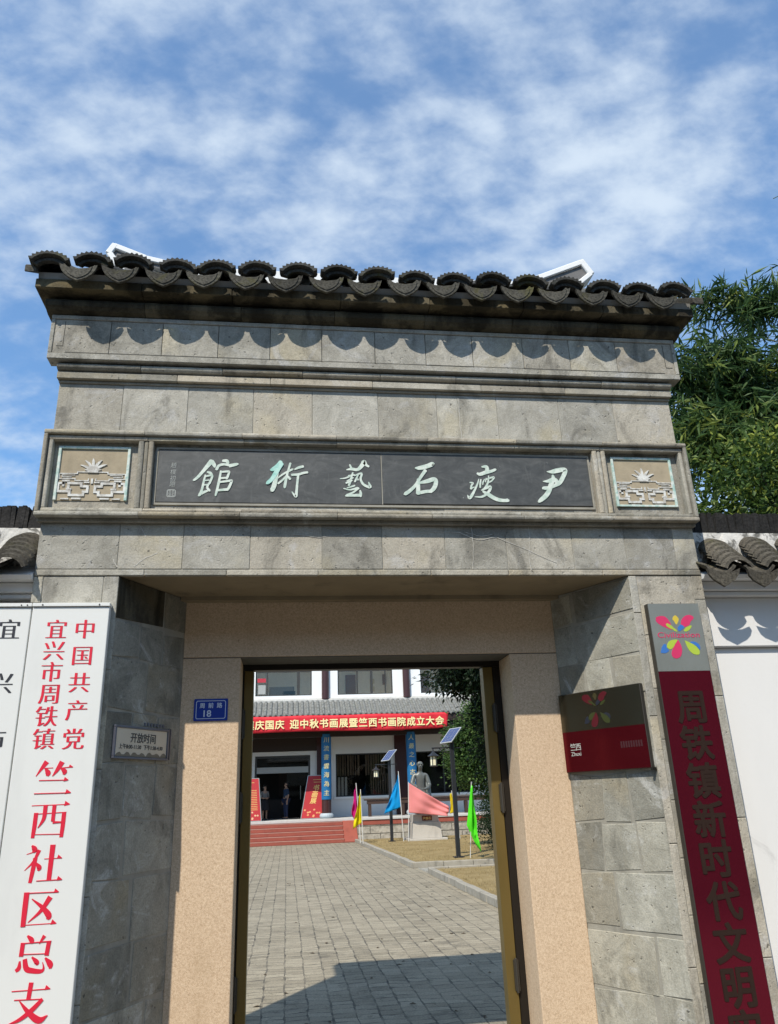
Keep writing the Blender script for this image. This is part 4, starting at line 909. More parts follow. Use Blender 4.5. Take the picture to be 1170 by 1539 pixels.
# ------------------------------------------------------------------ whitewashed boundary walls with tiled coping
def wtile():
    g = MB(); sl = .50
    for k in range(6): arc_tile(g, .094, .116, 66, .0 + k * .040, .0 + k * .040 + .09, -.020 + .017 * k, sl, tone=.25 + .12 * k)
    return g
def wdrip():
    g = MB()
    out = [(-.112, .030), (-.100, -.012), (-.072, -.045), (-.036, -.066), (0, -.088), (.036, -.066), (.072, -.045), (.100, -.012), (.112, .030), (.06, .008), (0, .0), (-.06, .008)]
    g.prism([(x, -.020 - z * .15, z) for x, z in out], [(x, .0 - z * .15, z) for x, z in out], .7)
    for k in range(3): arc_tile(g, .112, .128, 56, .002 + k * .11, (k + 1) * .11 + .02, .130 - .006, .50, down=True, tone=.5)
    return g
def boundary_wall(x0, x1, label, sx, sd):
    t = thing('boundary_wall', label, 'wall', ((x0 + x1) / 2, .3, 0)); r = random.Random(sd)
    g = MB()
    g.box(x0, x1, .15, .50, 0, 2.440); g.box(x0, x1, .118, .505, 2.442, 2.768); g.box(x0, x1, .070, .51, 2.770, 2.800); g.box(x0, x1, .045, .515, 2.802, 2.862)
    g.build('masonry', M['white_wall'], t, bevel=.006)
    g = MB(); n = int((x1 - x0) / .05); top = []
    for k in range(n + 1):
        x = x0 + (x1 - x0) * k / n; q = [r.uniform(-.008, .008) for _ in range(4)]
        top.append([(x, .150 + q[0], 2.90), (x, .148 + q[1], 3.08), (x, .150 + q[2], 3.16), (x, .155, 3.238), (x, .42, 3.238), (x, .42, 2.90)])
    for a, b in zip(top, top[1:]):
        for i in range(5): g.add([a[i], b[i], b[i + 1], a[i + 1]], [(0, 1, 2, 3)])
    g.build('coping_core', M['white_old'], t)
    g = MB(); x = x0
    while x < x1:
        w_ = r.uniform(.020, .030); ln_ = r.uniform(-.012, .022); hh = r.uniform(3.372, 3.386); y0 = r.uniform(.150, .160)
        g.prism([(x + .001, y0, 3.240), (x + w_, y0, 3.240), (x + w_, .41, 3.240), (x + .001, .41, 3.240)], [(x + .001 + ln_, y0 - .004, hh), (x + w_ + ln_, y0 - .004, hh), (x + w_ + ln_, .41, hh), (x + .001 + ln_, .41, hh)], r.random()); x += w_
    g.build('ridge_tiles', M['tile_black'], t)
    bed = MB(); bed.profx([(-.02, 2.864), (-.04, 2.885), (.148, 2.99), (.148, 2.864)], x0, x1); bed = bed.build('tile_bed', M['white_wall'], t)
    c = wtile().build('cover_tile', M['tile_brown'], bed); c.matrix_parent_inverse = Matrix(); d_ = wdrip().build('drip_tile', M['tile_brown'], bed); d_.matrix_parent_inverse = Matrix()
    i = 0; x = sx; used = []
    while x < x1 if sx > 0 else x > x0:
        for proto, dx, z, y in ((c, 0, 2.890, -.115), (d_, .139, 2.868, -.105)):
            xx = x + dx * (1 if sx > 0 else -1)
            if not x0 + .05 < xx < x1 + .005: continue
            o = proto.copy() if proto in used else proto
            if proto in used: COL.objects.link(o); o.parent = bed
            used.append(proto)
            o.location = (xx + r.uniform(-.006, .006), y + r.uniform(-.01, .01), z + r.uniform(-.004, .004)); o.rotation_euler = (R(r.uniform(-3, 3)), R(r.uniform(-4, 4)), 0)
        i += 1; x += .278 * (1 if sx > 0 else -1)
boundary_wall(2.672, 7.5, 'whitewashed wall with tiled coping to the right of the gateway', 2.610, 1)
boundary_wall(-6.5, -1.477, 'whitewashed wall with tiled coping to the left of the gateway', -1.314, 2)

# ------------------------------------------------------------------ foliage
def leaf_mat(name, lo, hi, tip):
    s = NT(name); t = s.attr(); col = s.ramp(t, [(0.0, lo), (0.65, hi), (1.0, tip)])
    m = s.base(col, 0.5, 0, 0.22)
    tr = s.n('ShaderNodeBsdfTranslucent'); s.l(s.scale(col, 1.5), tr.inputs[0]); mxs = s.n('ShaderNodeMixShader'); mxs.inputs[0].default_value = .25
    s.l(s.b.outputs[0], mxs.inputs[1]); s.l(tr.outputs[0], mxs.inputs[2]); s.l(mxs.outputs[0], s.out.inputs[0]); return m
M['bamboo'] = leaf_mat('bamboo_leaf', (0.016, 0.040, 0.014), (0.070, 0.128, 0.038), (0.20, 0.24, 0.05))
M['shrub'] = leaf_mat('glossy_shrub_leaf', (0.024, 0.056, 0.016), (0.080, 0.135, 0.028), (0.28, 0.32, 0.055))
M['tree_dark_shade'] = leaf_mat('dark_shaded_tree_leaf', (0.006, 0.013, 0.006), (0.011, 0.024, 0.009), (0.02, 0.036, 0.013))  # dark leaf, with the crown's shade put into the colour as well
M['tree_green'] = leaf_mat('green_tree_leaf', (0.034, 0.074, 0.020), (0.072, 0.132, 0.034), (0.14, 0.20, 0.06))
M['hedge'] = leaf_mat('dark_hedge_leaf', (0.010, 0.022, 0.010), (0.022, 0.045, 0.016), (0.04, 0.07, 0.025))
M['bark'] = plain('grey_brown_bark', (0.09, 0.075, 0.055), 0.9, var=.4, sc=14, bump=.6)
M['culm'] = plain('green_bamboo_culm', (0.085, 0.11, 0.035), 0.5, var=.25, sc=6)
def leaves(name, mat, parent, base, direc, L, W, tone, fold=.25):
    N = len(base); direc = direc / np.linalg.norm(direc, axis=1, keepdims=True)
    up = rng.normal(0, 1, (N, 3)); up[:, 2] += .8; side = np.cross(direc, up); side /= np.linalg.norm(side, axis=1, keepdims=True) + 1e-9
    nor = np.cross(side, direc); L = np.asarray(L)[:, None] * np.ones((N, 1)); W = np.asarray(W)[:, None] * np.ones((N, 1))
    mid = base + direc * L * .42; a = mid + side * W * .5 + nor * W * fold; b = mid - side * W * .5 + nor * W * fold; tip = base + direc * L - np.array([0, 0, 1]) * L * .08
    V = np.stack([base, a, tip, b], 1).reshape(-1, 3); i = np.arange(N) * 4
    Fc = np.stack([np.stack([i, i + 1, i + 2], 1), np.stack([i, i + 2, i + 3], 1)], 1).reshape(-1, 3)
    me = bpy.data.meshes.new(name); me.from_pydata(V.tolist(), [], Fc.tolist()); me.materials.append(mat)
    at = me.attributes.new('tone', 'FLOAT', 'FACE'); at.data.foreach_set('value', np.repeat(np.clip(tone, 0, 1), 2).astype(np.float32))
    o = bpy.data.objects.new(name, me); COL.objects.link(o); attach(o, parent); return o
def ell(c, r, n, shell=.45):
    v = rng.normal(0, 1, (n, 3)); v /= np.linalg.norm(v, axis=1, keepdims=True)
    return np.array(c) + v * (rng.random((n, 1)) ** shell) * np.array(r)
def clump_crown(name, mat, parent, clumps, per, L, W, droop=-.2, spread=.16, t0=.45):
    B, D, T = [], [], []
    for c in clumps:
        n = int(per * rng.uniform(.7, 1.3)); p = c[:3] + rng.normal(0, 1, (n, 3)) * c[3] * np.array([1, 1, .7]); d_ = (p - c[:3]) * 1.4 + rng.normal(0, c[3] * .9, (n, 3)); d_[:, 2] += droop * c[3]
        B.append(p); D.append(d_ + 1e-4); T.append(np.clip(rng.normal(t0 + c[4] * .3, .2, n), 0, 1))
    B, D, T = np.concatenate(B), np.concatenate(D), np.concatenate(T); n = len(B)
    return leaves(name, mat, parent, B, D, rng.uniform(.7, 1.25, n) * L, rng.uniform(.7, 1.25, n) * W, T)
def clumps_in(c, r, n, size, shell=.4): 
    p = ell(c, r, n, shell); return [(*q, size * rng.uniform(.6, 1.3), rng.uniform(-1, 1)) for q in p]
def limbs(parent, trunk, targets, r0, name='trunk', mat=None):
    g = MB(); g.tube(trunk, [r0 * (1 - .55 * i / (len(trunk) - 1)) for i in range(len(trunk))], 10)
    for tg in targets:
        k = random.randint(max(1, len(trunk) // 2), len(trunk) - 1); a = Vector(trunk[k]); b = Vector(tg); m = a.lerp(b, .5) + Vector((random.uniform(-.1, .1), random.uniform(-.1, .1), .12)) * (b - a).length
        g.tube([a, m, b], [r0 * .4, r0 * .24, r0 * .07], 6)
    return g.build(name, mat or M['bark'], parent, smooth=True)

# bamboo behind the right-hand wall
t = thing('bamboo', 'tall feathery bamboo clump rising behind the right-hand wall', 'bamboo', (6.0, 2.9, 0))
for i, (x, y, tx, ty, tz) in enumerate(((5.7, 2.8, 5.0, 2.6, 6.5), (6.0, 3.2, 5.1, 2.7, 7.4), (6.3, 2.9, 5.9, 2.6, 8.1), (6.6, 3.3, 6.6, 2.9, 8.6), (5.9, 3.5, 4.7, 2.9, 5.9), (6.5, 2.7, 6.2, 2.5, 7.0), (6.9, 3.1, 6.9, 2.8, 8.6))):
    g = MB(); P = [(x + (tx - x) * s ** 2.2, y + (ty - y) * s ** 2.2, tz * (s - .06 * s ** 4)) for s in [q / 9 for q in range(10)]]
    g.tube(P, [.026 * (1 - .8 * s / 9) for s in range(10)], 8); g.build('culm', M['culm'], t, smooth=True)
tufts = []
for c, r, n in (((5.1, 2.6, 7.05), (.62, .35, .17), 75), ((5.72, 2.65, 7.08), (.36, .35, .30), 75), ((6.35, 2.7, 6.5), (.34, .5, .8), 120), ((5.35, 2.6, 6.72), (.30, .3, .12), 14), ((4.95, 2.65, 6.12), (.62, .42, .44), 270), ((5.15, 2.8, 5.55), (.75, .5, .5), 300), ((5.3, 3.2, 5.8), (.8, .3, .6), 160), ((5.9, 2.8, 5.5), (.55, .5, .55), 150),
                ((6.60, 2.8, 7.55), (.30, .4, .55), 60), ((6.60, 2.7, 8.9), (.10, .2, .2), 5), ((4.65, 2.7, 5.3), (.45, .4, .45), 110), ((5.2, 2.7, 4.95), (.8, .5, .35), 170), ((4.75, 2.4, 5.15), (.55, .35, .35), 80), ((5.7, 2.6, 6.0), (.5, .4, .5), 70), ((7.0, 2.9, 7), (.6, .5, 1.8), 140)):
    tufts += [(*q, .5 if c[2] > 5.3 else .75) for q in ell(c, r, n, .5)]
B, D, T, Ls = [], [], [], []
for q in tufts:
    n = rng.integers(7, 13); h = rng.normal(0, 1, 3); h[2] = -.15; out = np.array([q[0] - 6.0, q[1] - 2.9, 0]) * .45 + h * .8; out /= np.linalg.norm(out) + 1e-6
    tt = rng.normal(q[3] - .08, .22)
    for j in range(n):
        a = j / n; p = np.array(q[:3]) + out * .24 * a + np.array([0, 0, -.04 * a * a]) + rng.normal(0, .018, 3); sd = rng.normal(0, .75, 3); dd = out * .6 + sd; dd[2] -= .25
        B.append(p); D.append(dd); T.append(tt + rng.normal(0, .1)); Ls.append(rng.uniform(.10, .27))
Ls = np.array(Ls); leaves('foliage', M['bamboo'], t, np.array(B), np.array(D), Ls, Ls * .14, np.array(T))
g = MB()
for q in tufts[::5]: 
    a = Vector(q[:3]); b = Vector((6.0 + (q[0] - 6) * .5, 2.9 + (q[1] - 2.9) * .5, q[2] - .1 + random.uniform(-.2, .2))); g.tube([b, a.lerp(b, .5) + Vector((0, 0, .06)), a], [.006, .004, .0025], 5)
g.build('branch', M['culm'], t)

t = thing('shrub', 'bushy evergreen shrub with yellow-green tips just above the right-hand wall', 'shrub', (5.2, 1.9, 0))
cl = clumps_in((5.0, 1.75, 4.05), (1.15, .75, .80), 190, .13) + clumps_in((6.1, 1.8, 3.9), (.7, .7, .8), 80, .13) + clumps_in((5.2, 2.5, 3.75), (1.3, .5, .75), 130, .15)
cl = [c for c in cl]
clump_crown('foliage', M['shrub'], t, cl, 80, .075, .034, .3, t0=.45)
up = [c for c in cl if c[1] < 1.9]
B = np.array([[c[0] + rng.normal(0, .08), c[1] - .12, c[2] + rng.normal(0, .08)] for c in up for _ in range(5)]); leaves('young_leaf', M['shrub'], t, B, rng.normal(0, 1, B.shape) + np.array([0, -.3, .6]), np.full(len(B), .05), np.full(len(B), .022), np.full(len(B), 1.0))
limbs(t, [(5.2, 1.95, 0), (5.2, 1.95, 1.5), (5.15, 1.9, 3.0), (5.1, 1.9, 3.6)], [c[:3] for c in cl[::14]], .07, 'stem')
t = thing('climbing_plant', 'broad-leaved climbing plant resting on the black ridge tiles of the right wall', 'plant', (4.6, .75, 3.3))
B = ell((4.55, .85, 3.50), (.40, .18, .17), 46); leaves('foliage', M['shrub'], t, B, rng.normal(0, 1, B.shape) + np.array([-.2, -.6, -.1]), rng.uniform(.10, .18, 46), rng.uniform(.07, .12, 46), rng.uniform(.3, .8, 46), .12)
g = MB(); g.tube([(4.9, .9, 2.2), (4.8, .85, 3.2), (4.55, .8, 3.5), (4.25, .8, 3.55)], .008, 6); g.build('stem', M['culm'], t)

# trees in the courtyard
t = thing('broadleaf_tree', 'dark-leaved tree, coloured darker still for shade, overhanging the courtyard at the upper right of the doorway', 'tree', (8.6, 13.5, 0))
cl = clumps_in((7.6, 13.0, 5.9), (3.9, 3.8, 2.6), 330, .34, .3) + clumps_in((4.35, 12.9, 4.35), (1.0, 1.0, .5), 80, .20, .5) + clumps_in((5.0, 13.4, 3.2), (.62, .9, .95), 70, .20, .5) + clumps_in((5.3, 13.4, 2.0), (.5, .7, .8), 30, .20, .5)
clump_crown('crown', M['tree_dark_shade'], t, cl, 95, .125, .062, -.3, t0=.4)
limbs(t, [(8.6, 13.5, 0), (8.55, 13.5, 1.4), (8.4, 13.4, 2.8), (8.2, 13.3, 4.2), (8.0, 13.2, 5.4)], [c[:3] for c in cl[::16]], .19)
t = thing('bushy_tree', 'lighter green bushy tree behind the nearer solar lamp', 'tree', (7.4, 21.5, 0))
cl = clumps_in((7.2, 21.4, 2.55), (1.5, 1.2, 1.35), 150, .20, .4) + clumps_in((6.6, 21.0, 4.1), (.85, .7, .55), 60, .18, .5) + clumps_in((5.85, 21.0, 2.75), (.60, .6, .95), 85, .15, .5) + clumps_in((5.75, 21.0, 3.5), (.5, .5, .45), 40, .15, .5)
clump_crown('crown', M['tree_green'], t, cl, 75, .10, .06, -.1, t0=.42)
limbs(t, [(7.4, 21.5, 0), (7.4, 21.5, .9), (7.35, 21.4, 1.8), (7.2, 21.3, 2.8)], [c[:3] for c in cl[::14]], .10)
t = thing('round_hedge', 'low dark rounded hedge bush at the foot of the bushy tree', 'hedge', (6.5, 19.6, 0))
cl = clumps_in((6.5, 19.8, .75), (.95, .8, .62), 100, .14, .35); clump_crown('foliage', M['hedge'], t, cl, 80, .06, .035, .2, t0=.4)
g = MB()
for i in range(6): g.tube([(6.5 + random.uniform(-.2, .2), 19.8 + random.uniform(-.2, .2), 0), (6.5 + random.uniform(-.5, .5), 19.8 + random.uniform(-.4, .4), .8)], .018, 6)
g.build('stem', M['bark'], t)

# ------------------------------------------------------------------ the exhibition hall across the courtyard
M['hall_white'] = plaster('hall_white_wall', (0.80, 0.80, 0.79), 0.08, 1.0)
M['hall_white_shade'] = plaster('hall_porch_shade_wall', (0.70, 0.69, 0.67), 0.06, 1.0)  # same white wall, its colour greyed for the shade of the porch
M['maroon'] = plain('dark_maroon_lacquer', (0.050, 0.016, 0.014), 0.35, spec=.5)
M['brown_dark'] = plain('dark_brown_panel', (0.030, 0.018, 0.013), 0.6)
M['wood_dark'] = plain('dark_brown_rail', (0.055, 0.030, 0.020), 0.5, var=.3)
M['door_brown'] = plain('brown_inner_door', (0.20, 0.09, 0.035), 0.5)
M['frame_dark'] = plain('dark_window_frame', (0.045, 0.042, 0.038), 0.45)
M['frame_pale'] = plain('pale_door_rail', (0.36, 0.36, 0.34), 0.4)
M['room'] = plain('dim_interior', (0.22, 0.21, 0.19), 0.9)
M['room_up'] = plain('corridor_wall', (0.80, 0.72, 0.60), 0.9)
M['curtain'] = plain('brown_curtain', (0.12, 0.085, 0.06), 0.9, var=.3)
M['curtain_pale'] = plain('pale_curtain', (0.32, 0.30, 0.27), 0.9)
M['red_step'] = plain('red_painted_step', (0.30, 0.075, 0.048), 0.7, var=.2, sc=3, dirt=.3)
M['red_edge'] = plain('worn_step_edge', (0.42, 0.22, 0.17), 0.7, var=.2)
M['slab'] = plain('pale_stone_slab', (0.50, 0.485, 0.45), 0.7, var=.15)
M['drum'] = plain('blue_grey_drum_stone', (0.40, 0.45, 0.48), 0.6)
def rubble():
    s = NT('ashlar_plinth'); v = s.mapping((1, 1, 1)); sx = s.n('ShaderNodeSeparateXYZ'); s.l(v, sx.inputs[0]); cb = s.n('ShaderNodeCombineXYZ'); s.l(sx.outputs[0], cb.inputs[0]); s.l(sx.outputs[2], cb.inputs[1])
    br = s.n('ShaderNodeTexBrick'); br.inputs['Scale'].default_value = 1; br.inputs['Brick Width'].default_value = .85; br.inputs['Row Height'].default_value = .285; br.inputs['Mortar Size'].default_value = .014
    br.inputs['Color1'].default_value = (.46, .41, .33, 1); br.inputs['Color2'].default_value = (.36, .33, .27, 1); br.inputs['Mortar'].default_value = (.10, .09, .07, 1); s.l(cb.outputs[0], br.inputs['Vector'])
    n = s.noise(6, 6, .65); col = s.mix(s.rng(n, .42, .68, 0, .6), br.outputs['Color'], (.16, .145, .115))
    s.bump(s.math('ADD', n, s.math('MULTIPLY', br.outputs['Fac'], -1)), .9, .05); return s.base(col, .9)
M['rubble'] = rubble()
def glass_mat(name, tint, fac=.16):
    s = NT(name); tr = s.n('ShaderNodeBsdfTransparent'); tr.inputs[0].default_value = (*tint, 1); gl = s.n('ShaderNodeBsdfGlossy'); gl.inputs['Roughness'].default_value = .03
    mxs = s.n('ShaderNodeMixShader'); mxs.inputs[0].default_value = fac; s.l(tr.outputs[0], mxs.inputs[1]); s.l(gl.outputs[0], mxs.inputs[2]); s.l(mxs.outputs[0], s.out.inputs[0]); return s.m
M['glass'] = glass_mat('window_glass', (.90, .90, .88), .035); M['glass_dark'] = glass_mat('door_glass', (.55, .56, .56), .05)
hall = thing('exhibition_hall', 'white two-storey hall with tiled pent roof and maroon columns across the courtyard', 'building', (3, 31, 0))
HX0, HX1 = -18.0, 16.0
def walls(name, mat, y0, y1, x0, x1, z0, z1, holes):
    g = MB(); x = x0
    for a, b, c, e in holes:
        g.box(x, a, y0, y1, z0, z1); g.box(a, b, y0, y1, z0, c)
        if e < z1: g.box(a, b, y0, y1, e, z1)
        x = b
    g.box(x, x1, y0, y1, z0, z1); return g.build(name, mat, hall)
UW = [(-16.9, -14.4, 6.12, 8.1), (-13.0, -10.5, 6.12, 8.1), (-9.15, -6.65, 6.12, 8.1), (-5.30, -2.77, 6.12, 8.1), (-1.45, 1.09, 6.12, 8.1), (2.27, 4.82, 6.12, 8.1), (6.13, 8.68, 6.12, 8.1), (10.0, 12.5, 6.12, 8.1)]
walls('upper_wall', M['hall_white'], 31.0, 31.25, HX0, HX1, 4.662, 8.9, UW)
GW = [(-12.9, -10.4, 1.75, 3.62), (-9.05, -6.55, 1.75, 3.62), (-5.2, -2.9, 1.75, 3.62), (-1.45, 1.06, .9, 3.62), (2.23, 4.78, 1.75, 3.62), (5.99, 8.6, 1.75, 3.62)]
walls('lower_wall', M['hall_white_shade'], 32.5, 32.75, HX0, HX1, .9, 4.55, GW)
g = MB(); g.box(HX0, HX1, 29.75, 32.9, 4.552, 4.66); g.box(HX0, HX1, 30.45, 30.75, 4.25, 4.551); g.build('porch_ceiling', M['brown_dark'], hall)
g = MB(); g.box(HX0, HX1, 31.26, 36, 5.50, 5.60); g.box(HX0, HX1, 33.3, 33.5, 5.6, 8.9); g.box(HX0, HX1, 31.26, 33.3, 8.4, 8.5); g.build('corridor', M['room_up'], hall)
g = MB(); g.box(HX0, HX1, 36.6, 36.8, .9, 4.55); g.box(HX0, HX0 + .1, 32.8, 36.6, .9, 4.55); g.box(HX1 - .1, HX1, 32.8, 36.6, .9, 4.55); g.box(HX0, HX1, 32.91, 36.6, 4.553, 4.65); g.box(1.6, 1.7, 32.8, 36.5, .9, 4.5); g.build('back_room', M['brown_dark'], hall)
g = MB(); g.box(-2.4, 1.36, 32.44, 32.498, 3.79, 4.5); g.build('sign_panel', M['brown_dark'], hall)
for xc in (-13.3, -9.55, -5.8, -2.1, 1.70, 5.45, 9.2, 12.95):
    g = MB(); g.lathe([(.205, 1.10), (.205, 4.26)], xc, 30.6, 20); c = g.build('column', M['maroon'], hall, smooth=False)
    g = MB(); g.lathe([(.24, .90), (.29, .96), (.30, 1.02), (.25, 1.11)], xc, 30.6, 20); g.build('column_base', M['drum'], c)
    g = MB(); g.lathe([(.165, 5.93), (.165, 8.7)], xc, 30.93, 16); g.build('upper_column', M['maroon'], hall)
for xa, xb in ((1.36, 1.92), (4.98, 5.66)):
    g = MB(); g.box(xa, xb, 32.40, 32.497, .9, 4.5); g.build('pilaster', M['maroon'], hall)
def window(x0, x1, z0, z1, y, mull, trans=None, fw=.05, glass='glass', frame='frame_dark'):
    g = MB(); ya, yb = y + .08, y + .14
    g.box(x0, x1, ya, yb, z0, z0 + fw); g.box(x0, x1, ya, yb, z1 - fw, z1); g.box(x0, x0 + fw, ya, yb, z0 + fw, z1 - fw); g.box(x1 - fw, x1, ya, yb, z0 + fw, z1 - fw)
    for m_, w_ in mull: g.box(m_ - w_ / 2, m_ + w_ / 2, ya + .004, yb - .004, z0 + fw, (trans - .04) if trans else z1 - fw)
    if trans: g.box(x0 + fw, x1 - fw, ya + .002, yb - .002, trans - .04, trans + .04); xm = (x0 + x1) / 2; g.box(xm - .03, xm + .03, ya + .004, yb - .004, trans + .04, z1 - fw)
    o = g.build('window', M[frame], hall); g = MB(); g.box(x0 + fw, x1 - fw, ya + .025, ya + .032, z0 + fw, z1 - fw); g.build('pane', M[glass], o); return o
mulls = ([(-15.6, .06)], [(-11.8, .06)], [(-7.9, .06)], [(-4.6, .06), (-3.4, .06)], [(-.926, .07), (.484, .13)], [(3.18, .07), (3.84, .11), (4.49, .06)], [(6.9, .07), (7.7, .09), (8.2, .06)], [(11.2, .06)])
for (a, b, c, e), m_ in zip(UW, mulls): window(a, b, c, e, 31.0, m_, 7.23)
for xa, xb in ((2.80, 3.30), (4.62, 4.80), (6.3, 6.95), (-2.6, -2.0)):
    g = MB(); zc = 6.85 if xb - xa < .3 else 5.6; g.box(xa, xb, 33.24, 33.298, zc, 7.35); g.build('inner_door', M['door_brown'], hall)
g = MB(); g.box(-.86, .30, 31.9, 32.1, 5.9, 6.65); g.box(-.2, .35, 31.9, 32.1, 5.9, 6.45); g.build('cupboard', M['frame_dark'], hall)
g = MB(); g.box(-1.37, -.99, 31.06, 31.075, 6.74, 6.92); n_o = g.build('notice', plain('red_notice', (.45, .03, .05), .6), hall); g = MB(); g.box(-1.33, -1.0, 31.06, 31.075, 6.22, 6.62); g.build('paper', M['frame_pale'], n_o)
g = MB(); g.box(4.0, 4.22, 33.27, 33.298, 6.9, 7.15); g.box(4.0, 4.22, 33.27, 33.298, 6.55, 6.78); g.build('wall_picture', plain('pale_yellow_picture', (.6, .5, .3), .6), hall)
w1 = window(2.23, 4.78, 1.75, 3.62, 32.5, [], None, .05)
window(5.99, 8.6, 1.75, 3.62, 32.5, [(7.3, .06)], None, .05)
for xa, xb in ((-12.9, -10.4), (-9.05, -6.55), (-5.2, -2.9)): window(xa, xb, 1.75, 3.62, 32.5, [((xa + xb) / 2, .06)], None, .05)
g = MB(); x = 2.30
while x < 4.72: 
    if random.random() < .75: g.box(x, x + random.uniform(.05, .09), 32.72, 32.75 + random.uniform(0, .05), 2.66 + random.uniform(-.02, .02), 3.55)
    x += .12
x = 3.85
while x < 4.70: g.box(x, x + .05, 32.72, 32.78, 1.80, 2.7); x += .11
g.build('curtain', M['curtain'], w1)
g = MB()
for x in (2.34, 2.50, 2.66): g.box(x, x + .10, 32.73, 32.78, 1.80, 2.60)
g.build('net_curtain', M['curtain_pale'], w1)
for xa, xb in ((2.15, 4.86), (5.91, 8.7)):
    g = MB(); g.box(xa, xb, 32.40, 32.497, 1.66, 1.745); g.build('window_sill', M['hall_white'], hall)
# entrance
g = MB(); g.box(-1.45, -1.36, 32.52, 32.62, .9, 3.60); g.box(.97, 1.06, 32.52, 32.62, .9, 3.60); g.box(-1.36, .97, 32.52, 32.62, 3.52, 3.60); dr = g.build('door', M['frame_dark'], hall)
g = MB(); g.box(-1.36, .97, 32.50, 32.60, 2.86, 3.12); g.box(-1.36, .97, 32.515, 32.519, 3.61, 3.619); g.build('door_rail', M['frame_pale'], dr)
g = MB(); g.box(-1.36, .97, 32.555, 32.562, 3.125, 3.515); g.box(.0, .97, 32.555, 32.562, .92, 2.855); g.build('glass_panel', M['glass_dark'], dr)
g = MB(); g.tube([(.62, 32.52, 1.72), (.62, 32.48, 1.72), (.62, 32.48, 2.28), (.62, 32.52, 2.28)], .016, 6); g.build('handle', M['steel'], dr)
g = MB(); g.box(-1.0, .9, 35.0, 35.4, .9, 1.75); g.box(-.4, .5, 36.4, 36.55, 1.9, 3.0); g.build('reception_desk', M['wood_dark'], hall)
# pent roof
rf = MB(); y0, z0, y1, z1 = 29.58, 5.10, 31.0, 5.90
rf.profx([(y0, z0 - .05), (y0, z0), (y1, z1), (y1, z1 - .12)], HX0, HX1)
sl = (z1 - z0) / (y1 - y0); x = HX0 + .1
while x < HX1 - .1:
    for k in range(5):
        ya = y0 - .05 + (y1 - y0) * k / 5; yb = y0 - .05 + (y1 - y0) * (k + 1) / 5 + .06; r0 = .062 + random.uniform(-.004, .004); dz = .012 * (1 - 0); pr = [(x + random.uniform(-.004, .004) + r0 * math.sin(R(a)), .03 + r0 * math.cos(R(a))) for a in (-90, -55, -20, 20, 55, 90)]
        rf.prism([(q[0], ya, z0 + (ya - y0) * sl + q[1] + .012) for q in pr], [(q[0], yb, z0 + (yb - y0) * sl + q[1] - .012) for q in pr], random.random())
    dx = x + .1145; rf.prism([(dx - .08, y0 - .06, z0 + .02), (dx, y0 - .06, z0 - .10), (dx + .08, y0 - .06, z0 + .02)], [(dx - .08, y0 - .02, z0 + .02), (dx, y0 - .02, z0 - .10), (dx + .08, y0 - .02, z0 + .02)], random.random())
    x += .229
rf.build('pent_roof', M['tile_far'], hall)
g = MB(); g.profx([(30.80, 5.78), (30.80, 5.88), (30.998, 5.99), (30.998, 5.80)], HX0, HX1); g.build('roof_flashing', plain('pale_mortar', (.42, .41, .38), .9, var=.3, sc=5), hall)
g = MB(); g.box(HX0, HX1, 29.62, 29.70, 4.75, 5.05); g.build('fascia', M['brown_dark'], hall)
# porch platform and steps
g = MB(); g.box(HX0, 2.9, 30.06, 32.9, .02, .78); g.box(2.9, HX1, 29.02, 32.9, .02, .62); g.build('plinth', M['rubble'], hall)
g = MB(); g.box(2.90, HX1, 29.0, 29.4, .625, .80); g.build('plinth_band', M['red_step'], hall)
g = MB(); g.box(HX0, 2.9, 30.0, 36.6, .785, .90); g.box(2.9, HX1, 28.96, 36.6, .805, .90); g.build('porch_floor', M['slab'], hall, bevel=.012)
st = MB()
for k in range(5): st.box(HX0, 2.32, 28.82 + .25 * k, 30.055, .156 * k + .003, .156 * (k + 1) - (.001 * k))
st = st.build('steps', M['red_step'], hall, bevel=.008)
g = MB()
for k in range(5): g.box(HX0, 2.318, 28.815 + .25 * k, 28.86 + .25 * k, .156 * (k + 1) - .026, .156 * (k + 1) + .003)
g.build('nosing', M['red_edge'], st)
g = MB(); g.profx([(28.78, 0), (28.78, .06), (30.0, .80), (30.05, .80), (30.05, 0)], 2.325, 2.89); g.build('step_cheek', M['red_step'], hall, bevel=.01)
t = thing('porch_bench', 'dark brown wooden rail bench along the porch edge under the windows', 'bench', (6.2, 30.6, .9))
g = MB(); g.box(3.33, 9.0, 30.38, 30.78, 1.55, 1.61); g.build('seat', M['wood_dark'], t, bevel=.01)
g = MB(); g.box(3.45, 8.9, 30.42, 30.74, 1.40, 1.548); g.build('apron', M['wood_dark'], t)
for x in (3.56, 5.0, 6.4, 7.8): 
    g = MB(); g.box(x - .06, x + .06, 30.44, 30.72, .90, 1.398); g.build('leg', M['wood_dark'], t)

# couplet boards on the columns
for xc, txt, lab in ((1.70, '川流書雲海為主', 'long blue couplet board with gold characters on the porch column beside the entrance'), (5.47, '人最之心古香亭', 'long blue couplet board with gold characters on the column behind the statue')):
    t = thing('couplet_board', lab, 'board', (xc, 30.35, 1.65))
    g = MB(); n_ = 8
    pr = [(xc + .235 * math.sin(R(a)), 30.62 - .25 * math.cos(R(a))) for a in range(-66, 67, 12)]; pr2 = [(xc + .212 * math.sin(R(a)), 30.62 - .226 * math.cos(R(a))) for a in range(66, -67, -12)]
    g.profz(pr + pr2, 1.66, 4.36); b_ = g.build('board', plain('cobalt_board', (0.012, 0.13, 0.30), .45), t)
    g = MB(); F = front(30.368)
    for i, ch in enumerate(txt): put(g, F, ch, xc, 4.12 - i * .365, .215, off=.01, slant=.1, th=.006)
    g.build('lettering', plain('gold_lettering', (.62, .55, .30), .5), b_)

